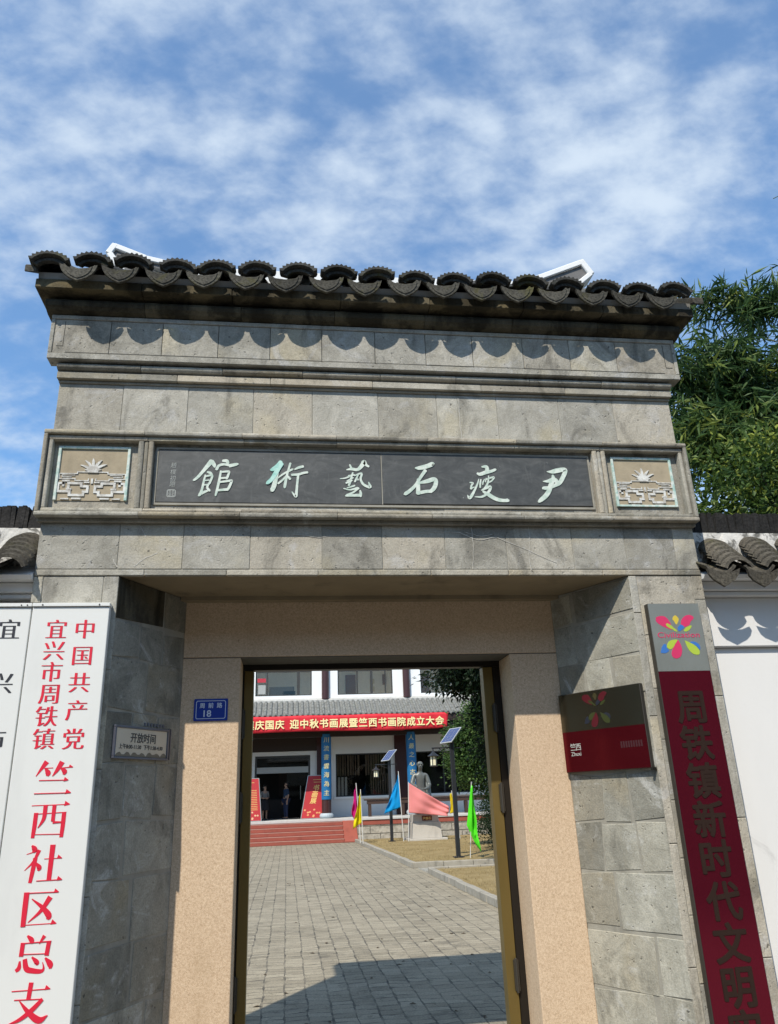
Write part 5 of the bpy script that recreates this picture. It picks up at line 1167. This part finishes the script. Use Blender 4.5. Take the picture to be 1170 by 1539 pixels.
# banner hung under the eaves
t = thing('banner', 'long red cloth banner with cream lettering hung under the pent roof', 'banner', (2, 29.4, 4.7))
def bz(x): return 4.715 + .012 * math.sin(x * .9) + (.012 * (x - 2))* .3, .345
g = MB(); nx, nz = 90, 6; V = []
xs = [-4.6 + 11.63 * i / nx for i in range(nx + 1)]
for i, x in enumerate(xs):
    zt, zb = 5.062 + .010 * math.sin(x * 2.1), 4.385 + .028 * math.sin(x * .8 + 1) + (.02 if x > 5 else 0)
    if i >= nx - 4: zb += (i - nx + 4) * .012
    for j in range(nz + 1):
        s = j / nz; V.append((x - (.10 * s if i == nx else 0) , 29.42 + .018 * math.sin(x * 5.0 + s * 2) * (.3 + s) + .012 * math.sin(x * 11), zt + (zb - zt) * s))
g.add(V, [(i * (nz + 1) + j, (i + 1) * (nz + 1) + j, (i + 1) * (nz + 1) + j + 1, i * (nz + 1) + j + 1) for i in range(nx) for j in range(nz)])
b_ = g.build('cloth', plain('red_banner_cloth', (0.60, 0.018, 0.030), .7, var=.12, sc=3), t, smooth=True, recalc=False)
so = b_.modifiers.new('thick', 'SOLIDIFY'); so.thickness = .004
g = MB(); F = front(29.385); txt = '周铁镇庆国庆 迎中秋书画展暨竺西书画院成立大会'; x = -1.155 - 3 * .427
for ch in txt:
    if ch == ' ': x += .20; continue
    put(g, F, ch, x, 4.722 + .006 * math.sin(x), .345, off=.028, th=.006); x += .4215
g.build('lettering', plain('cream_lettering', (.86, .72, .36), .6), b_)
g = MB(); g.tube([(6.93, 29.42, 5.05), (7.6, 29.5, 5.12)], .006, 5); g.tube([(6.86, 29.42, 4.42), (7.5, 29.5, 4.6)], .006, 5); g.build('cord', M['frame_pale'], t)

# posters on the porch
def poster(loc, TL, TR, BR, BL, lab, lines, art, title):
    t = thing('standing_poster', lab, 'poster', loc); TL, TR, BR, BL = map(Vector, (TL, TR, BR, BL))
    n = (TR - TL).cross(TL - BL).normalized(); n = -n if n.y > 0 else n
    P = lambda u, v, d=0: (BL.lerp(BR, u)).lerp(TL.lerp(TR, u), v) + n * d
    g = MB(); q = [(0, 0), (1, 0), (1, 1), (0, 1)]; g.prism([P(*a, -.03) for a in q], [P(*a, 0) for a in q]); b_ = g.build('panel', plain('red_poster', (.42, .022, .025), .5, var=.2, sc=2), t)
    g = MB()
    for u0, u1, v0, v1 in ((-.03, 1.03, 1.0, 1.012), (-.03, 1.03, -.014, 0), (-.035, 0, 0, 1), (1, 1.035, 0, 1)): q = [(u0, v0), (u1, v0), (u1, v1), (u0, v1)]; g.prism([P(*a, -.035) for a in q], [P(*a, .006) for a in q])
    for u in (.06, .94): g.tube([P(u, .75, -.03), P(u, 0, -.03) + Vector((0, .55, 0))], .012, 6)
    g.build('frame', M['steel'], t)
    W = (BR - BL).length; H = (TL - BL).length; F = Frame(P(.5, .5), BR - BL, TL - BL, n); g = MB()
    for txt, u, v, s in title: put(g, F, txt, u * W, v * H, s, off=.02, slant=.08, th=.004)
    for u0, u1, v in lines: q = [(u0, v), (u1, v), (u1, v + .010), (u0, v + .010)]; g.prism([P(*a, .0005) for a in q], [P(*a, .004) for a in q])
    g.build('lettering', plain('gold_print', (.75, .52, .16), .5), b_); g = MB(); r = random.Random(3)
    for i in range(9):
        u, v = r.uniform(.1, .85), r.uniform(.03, .22); a = [(u + .055 * math.cos(k), v + .022 * math.sin(k)) for k in [x_ * .7 for x_ in range(9)]]; g.prism([P(*q, .0005) for q in a], [P(*q, .003 + .0003 * i) for q in a])
    g.build('printed_art', art, b_)
poster((1.1, 31.0, .9), (.94, 31.25, 2.66), (1.72, 31.25, 2.66), (1.52, 30.95, .93), (.63, 30.95, .93), 'red leaning exhibition poster with gold calligraphy, right of the entrance', [(.30, .82, .90), (.36, .90, .84)], plain('orange_print', (.65, .30, .12), .5, var=.4), [('书', .02, .21, .24), ('画', .00, .06, .24), ('展', -.02, -.09, .24)])
poster((-1.5, 30.4, .9), (-1.95, 30.55, 2.60), (-1.20, 30.50, 2.60), (-1.06, 30.28, .93), (-1.88, 30.33, .93), 'red standing poster covered in gold text lines, left of the entrance', [(.1, .86, .25 + .042 * i) for i in range(12)] + [(.25, .75, .90)], plain('pink_gold_print', (.66, .38, .22), .5, var=.4), [])

# ------------------------------------------------------------------ people and the statue
def skinned(name, joints, edges, mat, parent, sub=2, root=None):
    keys = list(joints); me = bpy.data.meshes.new(name); me.from_pydata([joints[k][:3] for k in keys], [(keys.index(a), keys.index(b)) for a, b in edges], [])
    me.materials.append(mat); o = bpy.data.objects.new(name, me); COL.objects.link(o); sk = o.modifiers.new('skin', 'SKIN'); sk.use_smooth_shade = True
    lay = me.skin_vertices[0].data
    for i, k in enumerate(keys):
        r = joints[k][3]; lay[i].radius = r if isinstance(r, tuple) else (r, r); lay[i].use_root = (k == (root or keys[0]))
    sb = o.modifiers.new('sub', 'SUBSURF'); sb.levels = sub; sb.render_levels = sub; attach(o, parent); return o
def hand(J, E, wrist, d, s, tag_, sc=1.0):
    w_ = Vector(J[wrist][:3]); d = Vector(d).normalized(); side = Vector(s).normalized(); k = 'palm' + tag_; p = w_ + d * .075 * sc; J[k] = (*p, (.034 * sc, .020 * sc)); E.append((wrist, k))
    for i, (o_, L) in enumerate(((-.027, .065), (-.009, .078), (.009, .074), (.027, .058))):
        a = p + d * .045 * sc + side * o_ * sc; m = a + d * L * .55 * sc; e = m + (d * .8 + d.cross(side) * .5).normalized() * L * .5 * sc
        for q, v, r in (('a', a, .0095), ('m', m, .0085), ('e', e, .0070)): J[f'{k}{i}{q}'] = (*v, r * sc)
        E += [(k, f'{k}{i}a'), (f'{k}{i}a', f'{k}{i}m'), (f'{k}{i}m', f'{k}{i}e')]
    a = w_ + d * .045 * sc - side * .036 * sc; e = a + (d * .8 - side * .5).normalized() * .05 * sc; J[k + 't'] = (*a, .011 * sc); J[k + 'u'] = (*e, .008 * sc); E += [(wrist, k + 't'), (k + 't', k + 'u')]
M['skin'] = plain('skin', (.36, .21, .14), .55, var=.05); M['hair'] = plain('black_hair', (.012, .011, .010), .5)
def person(loc, facing, label, topc, legc, hgt, skirt=False, arms='down', hairlong=True):
    t = thing('person', label, 'person', loc); c, s_ = math.cos(facing), math.sin(facing); k = hgt / 1.65
    def W(x, y, z): return (loc[0] + (x * c - y * s_) * k, loc[1] + (x * s_ + y * c) * k, loc[2] + z * k)
    def Rd(r): return tuple(q * k for q in r) if isinstance(r, tuple) else r * k
    J, E = {}, []
    def j(n, x, y, z, r, par=None):
        J[n] = (*W(x, y, z), Rd(r))
        if par: E.append((par, n))
    j('pelvis', 0, 0, .90, (.125, .10)); j('waist', 0, 0, 1.06, (.105, .085), 'pelvis'); j('chest', 0, .01, 1.24, (.125, .095), 'waist'); j('upper', 0, .01, 1.33, (.10, .075), 'chest'); j('neck', 0, .0, 1.415, .044, 'upper'); j('jaw', 0, -.018, 1.475, (.055, .062), 'neck'); j('skull', 0, .0, 1.56, (.072, .086), 'jaw'); j('crown', 0, .005, 1.615, (.05, .06), 'skull'); j('nose', 0, -.098, 1.515, .011, 'jaw')
    for n, q in (('l', 1), ('r', -1)):
        j('sho' + n, q * .155, .01, 1.33, .050, 'upper'); j('elb' + n, q * (.21 if arms == 'down' else .20), .02, 1.06, .036, 'sho' + n)
        if arms == 'down': j('wri' + n, q * .22, -.05, .83, .026, 'elb' + n); dd = (0, -.1, -1)
        else: j('wri' + n, q * .09, -.20, 1.04, .026, 'elb' + n); dd = (-q * .6, -.5, -.1)
        d0 = Vector(W(*dd)) - Vector(W(0, 0, 0)); sd = Vector(W(0, -1 if arms == 'down' else 0, 0 if arms == 'down' else 1)) - Vector(W(0, 0, 0)); hand(J, E, 'wri' + n, d0, -sd, n, k)
        j('hip' + n, q * .085, 0, .84, .085, 'pelvis'); j('kne' + n, q * .09, -.01, .47, .055, 'hip' + n); j('ank' + n, q * .095, .015, .09, .036, 'kne' + n); j('toe' + n, q * .10, -.13, .035, .030, 'ank' + n)
        j('ear' + n, q * .078, .005, 1.53, .014, 'skull')
    body = skinned('body', J, E, M['skin'], t, 2, 'pelvis')
    def cl(n, ks, es, f, mat): 
        JJ = {a: (*J[a][:3], tuple(q * f for q in J[a][3]) if isinstance(J[a][3], tuple) else J[a][3] * f) for a in ks}; return skinned(n, JJ, es, mat, t, 2)
    tk = ['pelvis', 'waist', 'chest', 'upper', 'shol', 'shor', 'elbl', 'elbr']; cl('top', tk, [('pelvis', 'waist'), ('waist', 'chest'), ('chest', 'upper'), ('upper', 'shol'), ('upper', 'shor'), ('shol', 'elbl'), ('shor', 'elbr')], 1.17, topc)
    if skirt:
        g = MB(); x0, y0, z0 = loc; g.lathe([(.15 * k, z0 + 1.0 * k), (.19 * k, z0 + .80 * k), (.235 * k, z0 + .52 * k), (.25 * k, z0 + .46 * k)], x0, y0, 18); g.build('skirt', legc, t, smooth=True)
    else: cl('trousers', ['pelvis', 'hipl', 'hipr', 'knel', 'kner', 'ankl', 'ankr'], [('pelvis', 'hipl'), ('pelvis', 'hipr'), ('hipl', 'knel'), ('hipr', 'kner'), ('knel', 'ankl'), ('kner', 'ankr')], 1.25, legc)
    H = {'a': (*W(0, .03, 1.575), Rd((.082, .085))), 'b': (*W(0, .015, 1.64), Rd((.055, .06))), 'c': (*W(0, .065, 1.50), Rd((.07, .045)))}; HE = [('a', 'b'), ('a', 'c')]
    if hairlong: H['d'] = (*W(0, .075, 1.36), Rd((.06, .03))); HE.append(('c', 'd'))
    skinned('hair', H, HE, M['hair'], t, 2)
    g = MB()
    for q in (1, -1): 
        a, b = Vector(W(q * .095, .03, .035)), Vector(W(q * .10, -.14, .03)); g.tube([a, a.lerp(b, .5), b], [.042 * k, .045 * k, .035 * k], 8)
    g.build('shoe', plain('dark_shoe', (.03, .03, .035), .5), t, smooth=True)
    g = MB()
    for q in (1, -1): a = Vector(W(q * .030, -.082, 1.545)); b = Vector(W(q * .030, -.090, 1.545)); g.tube([a, b], .009 * k, 8)
    g.build('eye', M['hair'], t)
person((-.03, 32.15, .9), R(-62), 'person in dark blue top and trousers standing in the hall entrance', plain('navy_top', (.012, .030, .065), .8), plain('dark_blue_trousers', (.012, .020, .055), .8), 1.56, arms='down', hairlong=False)
person((-.96, 32.1, .9), R(20), 'person in pale grey top and dark skirt standing behind the left poster', plain('pale_grey_top', (.17, .165, .16), .8), plain('black_skirt', (.015, .015, .018), .8), 1.45, skirt=True, arms='front')

t = thing('statue', 'grey bronze statue of a seated elderly man on a pale stone pedestal', 'statue', (5.25, 26.75, .085))
PX, PY = 5.26, 26.75
M['granite'] = plain('pale_granite', (.46, .42, .36), .8, var=.12, sc=30, dirt=.25); M['bronze'] = plain('grey_bronze', (.155, .16, .145), .45, .35, var=.25, sc=6)
g = MB(); g.box(PX - .73, PX + .76, PY - .73, PY + .73, .06, .155); g.build('plinth', M['granite'], t, bevel=.015)
g = MB(); a, b = .575, .535
def frus(x, y, a0, b0, z0, a1, b1, z1): g.prism([(x - a0, y - b0, z0), (x + a0, y - b0, z0), (x + a0, y + b0, z0), (x - a0, y + b0, z0)], [(x - a1, y - b1, z1), (x + a1, y - b1, z1), (x + a1, y + b1, z1), (x - a1, y + b1, z1)])
frus(PX, PY, .585, .52, .156, .545, .48, .715); frus(PX, PY, .500, .44, .717, .475, .42, .985); pd = g.build('pedestal', M['granite'], t, bevel=.008)
F = Frame((PX + .04, PY - .447, .85), (1, 0, 0), (0, .06, 1), (0, -1, .06)); g = MB(); slab(g, F, -.19, .19, -.085, .085, 0, .014); npl = g.build('name_plate', plain('dark_red_plate', (.12, .02, .015), .4), pd)
g = MB(); F2 = Frame(F.p(0, 0, .014), F.u, F.v, F.n)
for i, ch in enumerate('尹瘦石'): put(g, F2, ch, -.11 + .11 * i, .0, .095, off=.012, th=.004)
g.build('lettering', plain('gold_cut_letters', (.75, .55, .2), .4), npl)
g = MB(); pr = [(PX - .34, 1.0), (PX + .36, .99), (PX + .33, 1.50), (PX + .1, 1.58), (PX - .30, 1.55)]; g.prism([(x, PY - .10, z) for x, z in pr], [(x + .02, PY + .38, z) for x, z in pr]); g.build('rock_seat', M['bronze'], t, bevel=.05, seg=2)
J, E = {}, []
def j(n, x, y, z, r, par=None):
    J[n] = (PX - .06 + x, PY + y, z, r)
    if par: E.append((par, n))
j('pelvis', 0, .10, 1.66, (.19, .16)); j('waist', 0, .10, 1.92, (.175, .14), 'pelvis'); j('chest', 0, .06, 2.22, (.195, .15), 'waist'); j('upper', 0, .05, 2.40, (.16, .11), 'chest'); j('neck', .0, .0, 2.575, .066, 'upper'); j('jaw', .0, -.045, 2.69, (.092, .100), 'neck'); j('skull', 0, -.015, 2.84, (.115, .138), 'jaw'); j('crown', 0, 0, 2.935, (.085, .10), 'skull'); j('nose', 0, -.185, 2.775, .022, 'jaw'); j('brow', 0, -.135, 2.845, (.06, .03), 'skull')
for n, q in (('l', 1), ('r', -1)):
    j('sho' + n, q * .245, .05, 2.42, .095, 'upper'); j('ear' + n, q * .128, 0, 2.80, .026, 'skull')
j('elbl', .34, .0, 2.02, .095, 'shol'); j('wril', .16, -.42, 1.90, .055, 'elbl'); j('elbr', -.36, -.04, 2.08, .090, 'shor'); j('wrir', -.20, -.46, 1.98, .050, 'elbr')
hand(J, E, 'wril', (-1, -.25, .05), (0, -1, -.2), 'l', 1.5); hand(J, E, 'wrir', (-.8, -.4, -.25), (.3, -1, 0), 'r', 1.5)
for n, q in (('l', 1), ('r', -1)):
    j('hip' + n, q * .14, .0, 1.66, .145, 'pelvis'); j('kne' + n, q * .21 - .05, -.50, 1.68, .115, 'hip' + n); j('ank' + n, q * .17, -.38, 1.13, .085, 'kne' + n); j('toe' + n, q * .18, -.54, 1.04, .055, 'ank' + n)
fig = skinned('figure', J, E, M['bronze'], t, 2, 'pelvis')
g = MB(); 
cx_, cy_ = PX - .06, PY
g.add([(cx_ + .21, cy_ + .02, 2.30), (cx_ + .40, cy_ + .0, 2.08), (cx_ + .40, cy_ - .06, 1.45), (cx_ + .36, cy_ - .14, 1.25), (cx_ + .18, cy_ - .18, 1.40), (cx_ + .21, cy_ + .28, 2.25), (cx_ + .39, cy_ + .24, 2.0), (cx_ + .39, cy_ + .2, 1.40), (cx_ + .36, cy_ + .2, 1.25), (cx_ + .2, cy_ + .2, 1.40)], [(0, 1, 2, 3, 4), (9, 8, 7, 6, 5), (0, 5, 6, 1), (1, 6, 7, 2), (2, 7, 8, 3), (3, 8, 9, 4), (4, 9, 5, 0)]); g.build('coat', M['bronze'], t, bevel=.04, seg=3, smooth=True)
g = MB()
for q in (-1, 1):
    a0 = [(cx_ + q * .052 + .040 * math.cos(x_), cy_ - .150, 2.80 + .032 * math.sin(x_)) for x_ in [2 * math.pi * i / 12 for i in range(13)]]; g.tube(a0, .006, 5)
g.tube([(cx_ - .012, cy_ - .156, 2.81), (cx_ + .012, cy_ - .156, 2.81)], .006, 5); g.build('spectacles', M['bronze'], fig)

# ------------------------------------------------------------------ solar lamp posts
M['lamp_black'] = plain('black_lamp_paint', (.020, .022, .025), .4, spec=.5); M['lamp_glass'] = plain('cream_lamp_glass', (.80, .74, .52), .35)
def solar_mat():
    s = NT('solar_cells'); sx = s.n('ShaderNodeTexChecker'); m = s.base((.035, .055, .15), .15, 0, .6); return m
M['solar'] = plain('solar_cells', (.060, .085, .19), .18, spec=.6, var=.1)
M['alu'] = plain('pale_aluminium', (.62, .62, .60), .35, .5)
def lamp(lab, loc):
    t = thing('solar_lamp', lab, 'street lamp', loc, 'solar garden lamps'); x, y, z0 = loc
    Z = lambda z: z
    g = MB(); g.box(x - .055, x + .055, y - .055, y + .055, z0 + .02, 2.98); g.build('post', M['lamp_black'], t, bevel=.008)
    g = MB(); g.box(x - .13, x + .13, y - .13, y + .13, z0, z0 + .03); g.build('base_plate', M['lamp_black'], t)
    g = MB(); g.box(x - .56, x - .055, y - .018, y + .018, 2.83, 2.865); g.box(x - .54, x - .51, y - .012, y + .012, 2.77, 2.83); g.tube([(x - .05, y, 2.70), (x - .22, y, 2.75), (x - .36, y, 2.83)], .010, 6); g.box(x + .055, x + .30, y - .012, y + .012, 2.83, 2.855); g.build('arm', M['lamp_black'], t)
    lx = x - .525; ln = MB()
    ln.lathe([(.022, 2.775), (.035, 2.745), (.065, 2.715), (.115, 2.675), (.165, 2.645), (.160, 2.632), (.03, 2.63)], lx, y, 6)
    for k in range(6): a = R(60 * k); ln.box(lx + .098 * math.cos(a) - .008, lx + .098 * math.cos(a) + .008, y + .098 * math.sin(a) - .008, y + .098 * math.sin(a) + .008, 2.395, 2.632)
    ln.lathe([(.115, 2.375), (.118, 2.398), (.03, 2.399)], lx, y, 6); lo = ln.build('lantern', M['lamp_black'], t)
    g = MB(); g.lathe([(.088, 2.400), (.088, 2.629)], lx, y, 6); g.build('pane', M['lamp_glass'], lo)
    o = Vector((x - .33, y - .02, 2.955)); u = Vector((.29, -.20, .025)); v = Vector((.36, .25, .405)); n = u.cross(v).normalized(); F = Frame(o, u, n.cross(u.normalized()), n)
    q = [o, o + u, o + u + v, o + v]; g = MB(); g.prism([p - n * .014 for p in q], [p + n * .010 for p in q]); sp_ = g.build('solar_panel', M['alu'], t)
    g = MB()
    for i in range(3):
        for k in range(5):
            a0, a1, b0, b1 = .05 + .3 * i + .008, .05 + .3 * (i + 1) - .008, .04 + .184 * k + .005, .04 + .184 * (k + 1) - .005
            qq = [o + u * a + v * b for a, b in ((a0, b0), (a1, b0), (a1, b1), (a0, b1))]; g.prism([p + n * .0095 for p in qq], [p + n * .0125 for p in qq])
    g.build('solar_cell', M['solar'], sp_)
    g = MB(); c = o + (u + v) * .45; g.tube([Vector((x, y, 2.97)), c - n * .03], .02, 8); g.box(x - .06, x + .06, y - .06, y + .06, 2.981, 3.01); g.build('bracket', M['lamp_black'], t)
lamp('black solar lamp post with lantern, the nearer one beside the green flag', (4.49, 17.0, .085))
lamp('black solar lamp post with lantern, the farther one in front of the window', (3.945, 26.4, .085))

# ------------------------------------------------------------------ flags on thin poles
M['pole'] = plain('pale_flag_pole', (.62, .60, .55), .5)
def flag(label, colr, p0, p1, grid, amp=.03, frq=9.0, ph=0.0, rad=.014):
    t = thing('flag', label, 'flag', p0, 'flags standing on the lawn')
    g = MB(); g.tube([p0, p1], rad, 8); g.build('pole', M['pole'], t)
    TL, TR, BR, BL = [np.array(q, float) for q in grid]; nu, nv = 18, 22; V = []
    for i in range(nu + 1):
        u = i / nu
        for k in range(nv + 1):
            v = k / nv; p = (TL * (1 - u) + TR * u) * (1 - v) + (BL * (1 - u) + BR * u) * v
            p = p + np.array([0.012 * math.sin(9 * v + 3 * u + ph) * u, amp * min(1, 3 * u) * (math.sin(frq * u + 3.0 * v + ph) + .5 * math.sin(frq * 1.9 * u - 4 * v + ph * 2)), -.03 * math.sin(math.pi * u) * (1 - v)])
            p = p + np.array([0, amp * .7 * u * math.sin(15 * v - 5 * u + ph), 0]); V.append(tuple(p))
    g = MB(); g.add(V, [(i * (nv + 1) + k, (i + 1) * (nv + 1) + k, (i + 1) * (nv + 1) + k + 1, i * (nv + 1) + k + 1) for i in range(nu) for k in range(nv)])
    s = NT('flag_cloth'); col = s.mix(s.noise(5, 3), tuple(c * .92 for c in colr), colr); m = s.base(col, .75, 0, .15); tr = s.n('ShaderNodeBsdfTranslucent'); s.l(col, tr.inputs[0]); mxs = s.n('ShaderNodeMixShader'); mxs.inputs[0].default_value = .3; s.l(s.b.outputs[0], mxs.inputs[1]); s.l(tr.outputs[0], mxs.inputs[2]); s.l(mxs.outputs[0], s.out.inputs[0])
    c = g.build('cloth', m, t, smooth=True, recalc=False); so = c.modifiers.new('thick', 'SOLIDIFY'); so.thickness = .003
flag('pink flag blowing out to the right in front of the statue pedestal', (.90, .33, .31), (4.52, 26.0, .085), (4.605, 26.0, 2.165), ((4.60, 26, 2.14), (6.10, 25.85, 1.25), (6.02, 25.85, .90), (4.575, 26, 1.07)), .045, 8, 1.0)
flag('sky blue flag hanging to the left behind the farther lamp post', (.01, .34, .72), (4.335, 26.0, .085), (4.23, 26.0, 2.56), ((4.235, 26, 2.52), (4.10, 26.02, 2.10), (3.64, 26.05, 1.06), (4.285, 26, 1.28)), .035, 7, .3)
flag('yellow flag hanging limp from its pole at the lawn corner', (.85, .72, .01), (2.79, 25.7, .085), (2.735, 25.7, 1.96), ((2.735, 25.7, 1.93), (2.66, 25.66, 1.66), (2.40, 25.60, .60), (2.765, 25.7, .80)), .05, 8, 2.2)
flag('magenta flag hanging limp just behind the yellow flag', (.62, .015, .20), (2.74, 26.2, .085), (2.615, 26.2, 2.20), ((2.62, 26.2, 2.16), (2.56, 26.2, 1.95), (2.42, 26.2, 1.10), (2.70, 26.2, .62)), .04, 7, .6)
flag('lime green flag hanging in a long twisted fold near the kerb', (.12, .80, .03), (4.74, 16.7, .085), (4.905, 16.7, 1.94), ((4.895, 16.7, 1.90), (4.93, 16.68, 1.82), (4.985, 16.62, .22), (4.70, 16.7, .86)), .055, 6, 1.7, .010)
flag('yellow flag almost hidden behind the nearer lamp post', (.80, .62, .02), (6.52, 26.2, .085), (6.30, 26.2, 1.80), ((6.31, 26.2, 1.76), (6.24, 26.2, 1.70), (6.20, 26.2, .96), (6.33, 26.2, 1.02)), .02, 7, .2)

for o_ in [o for o in bpy.data.objects if o.name.startswith('lettering_source')]: bpy.data.objects.remove(o_)
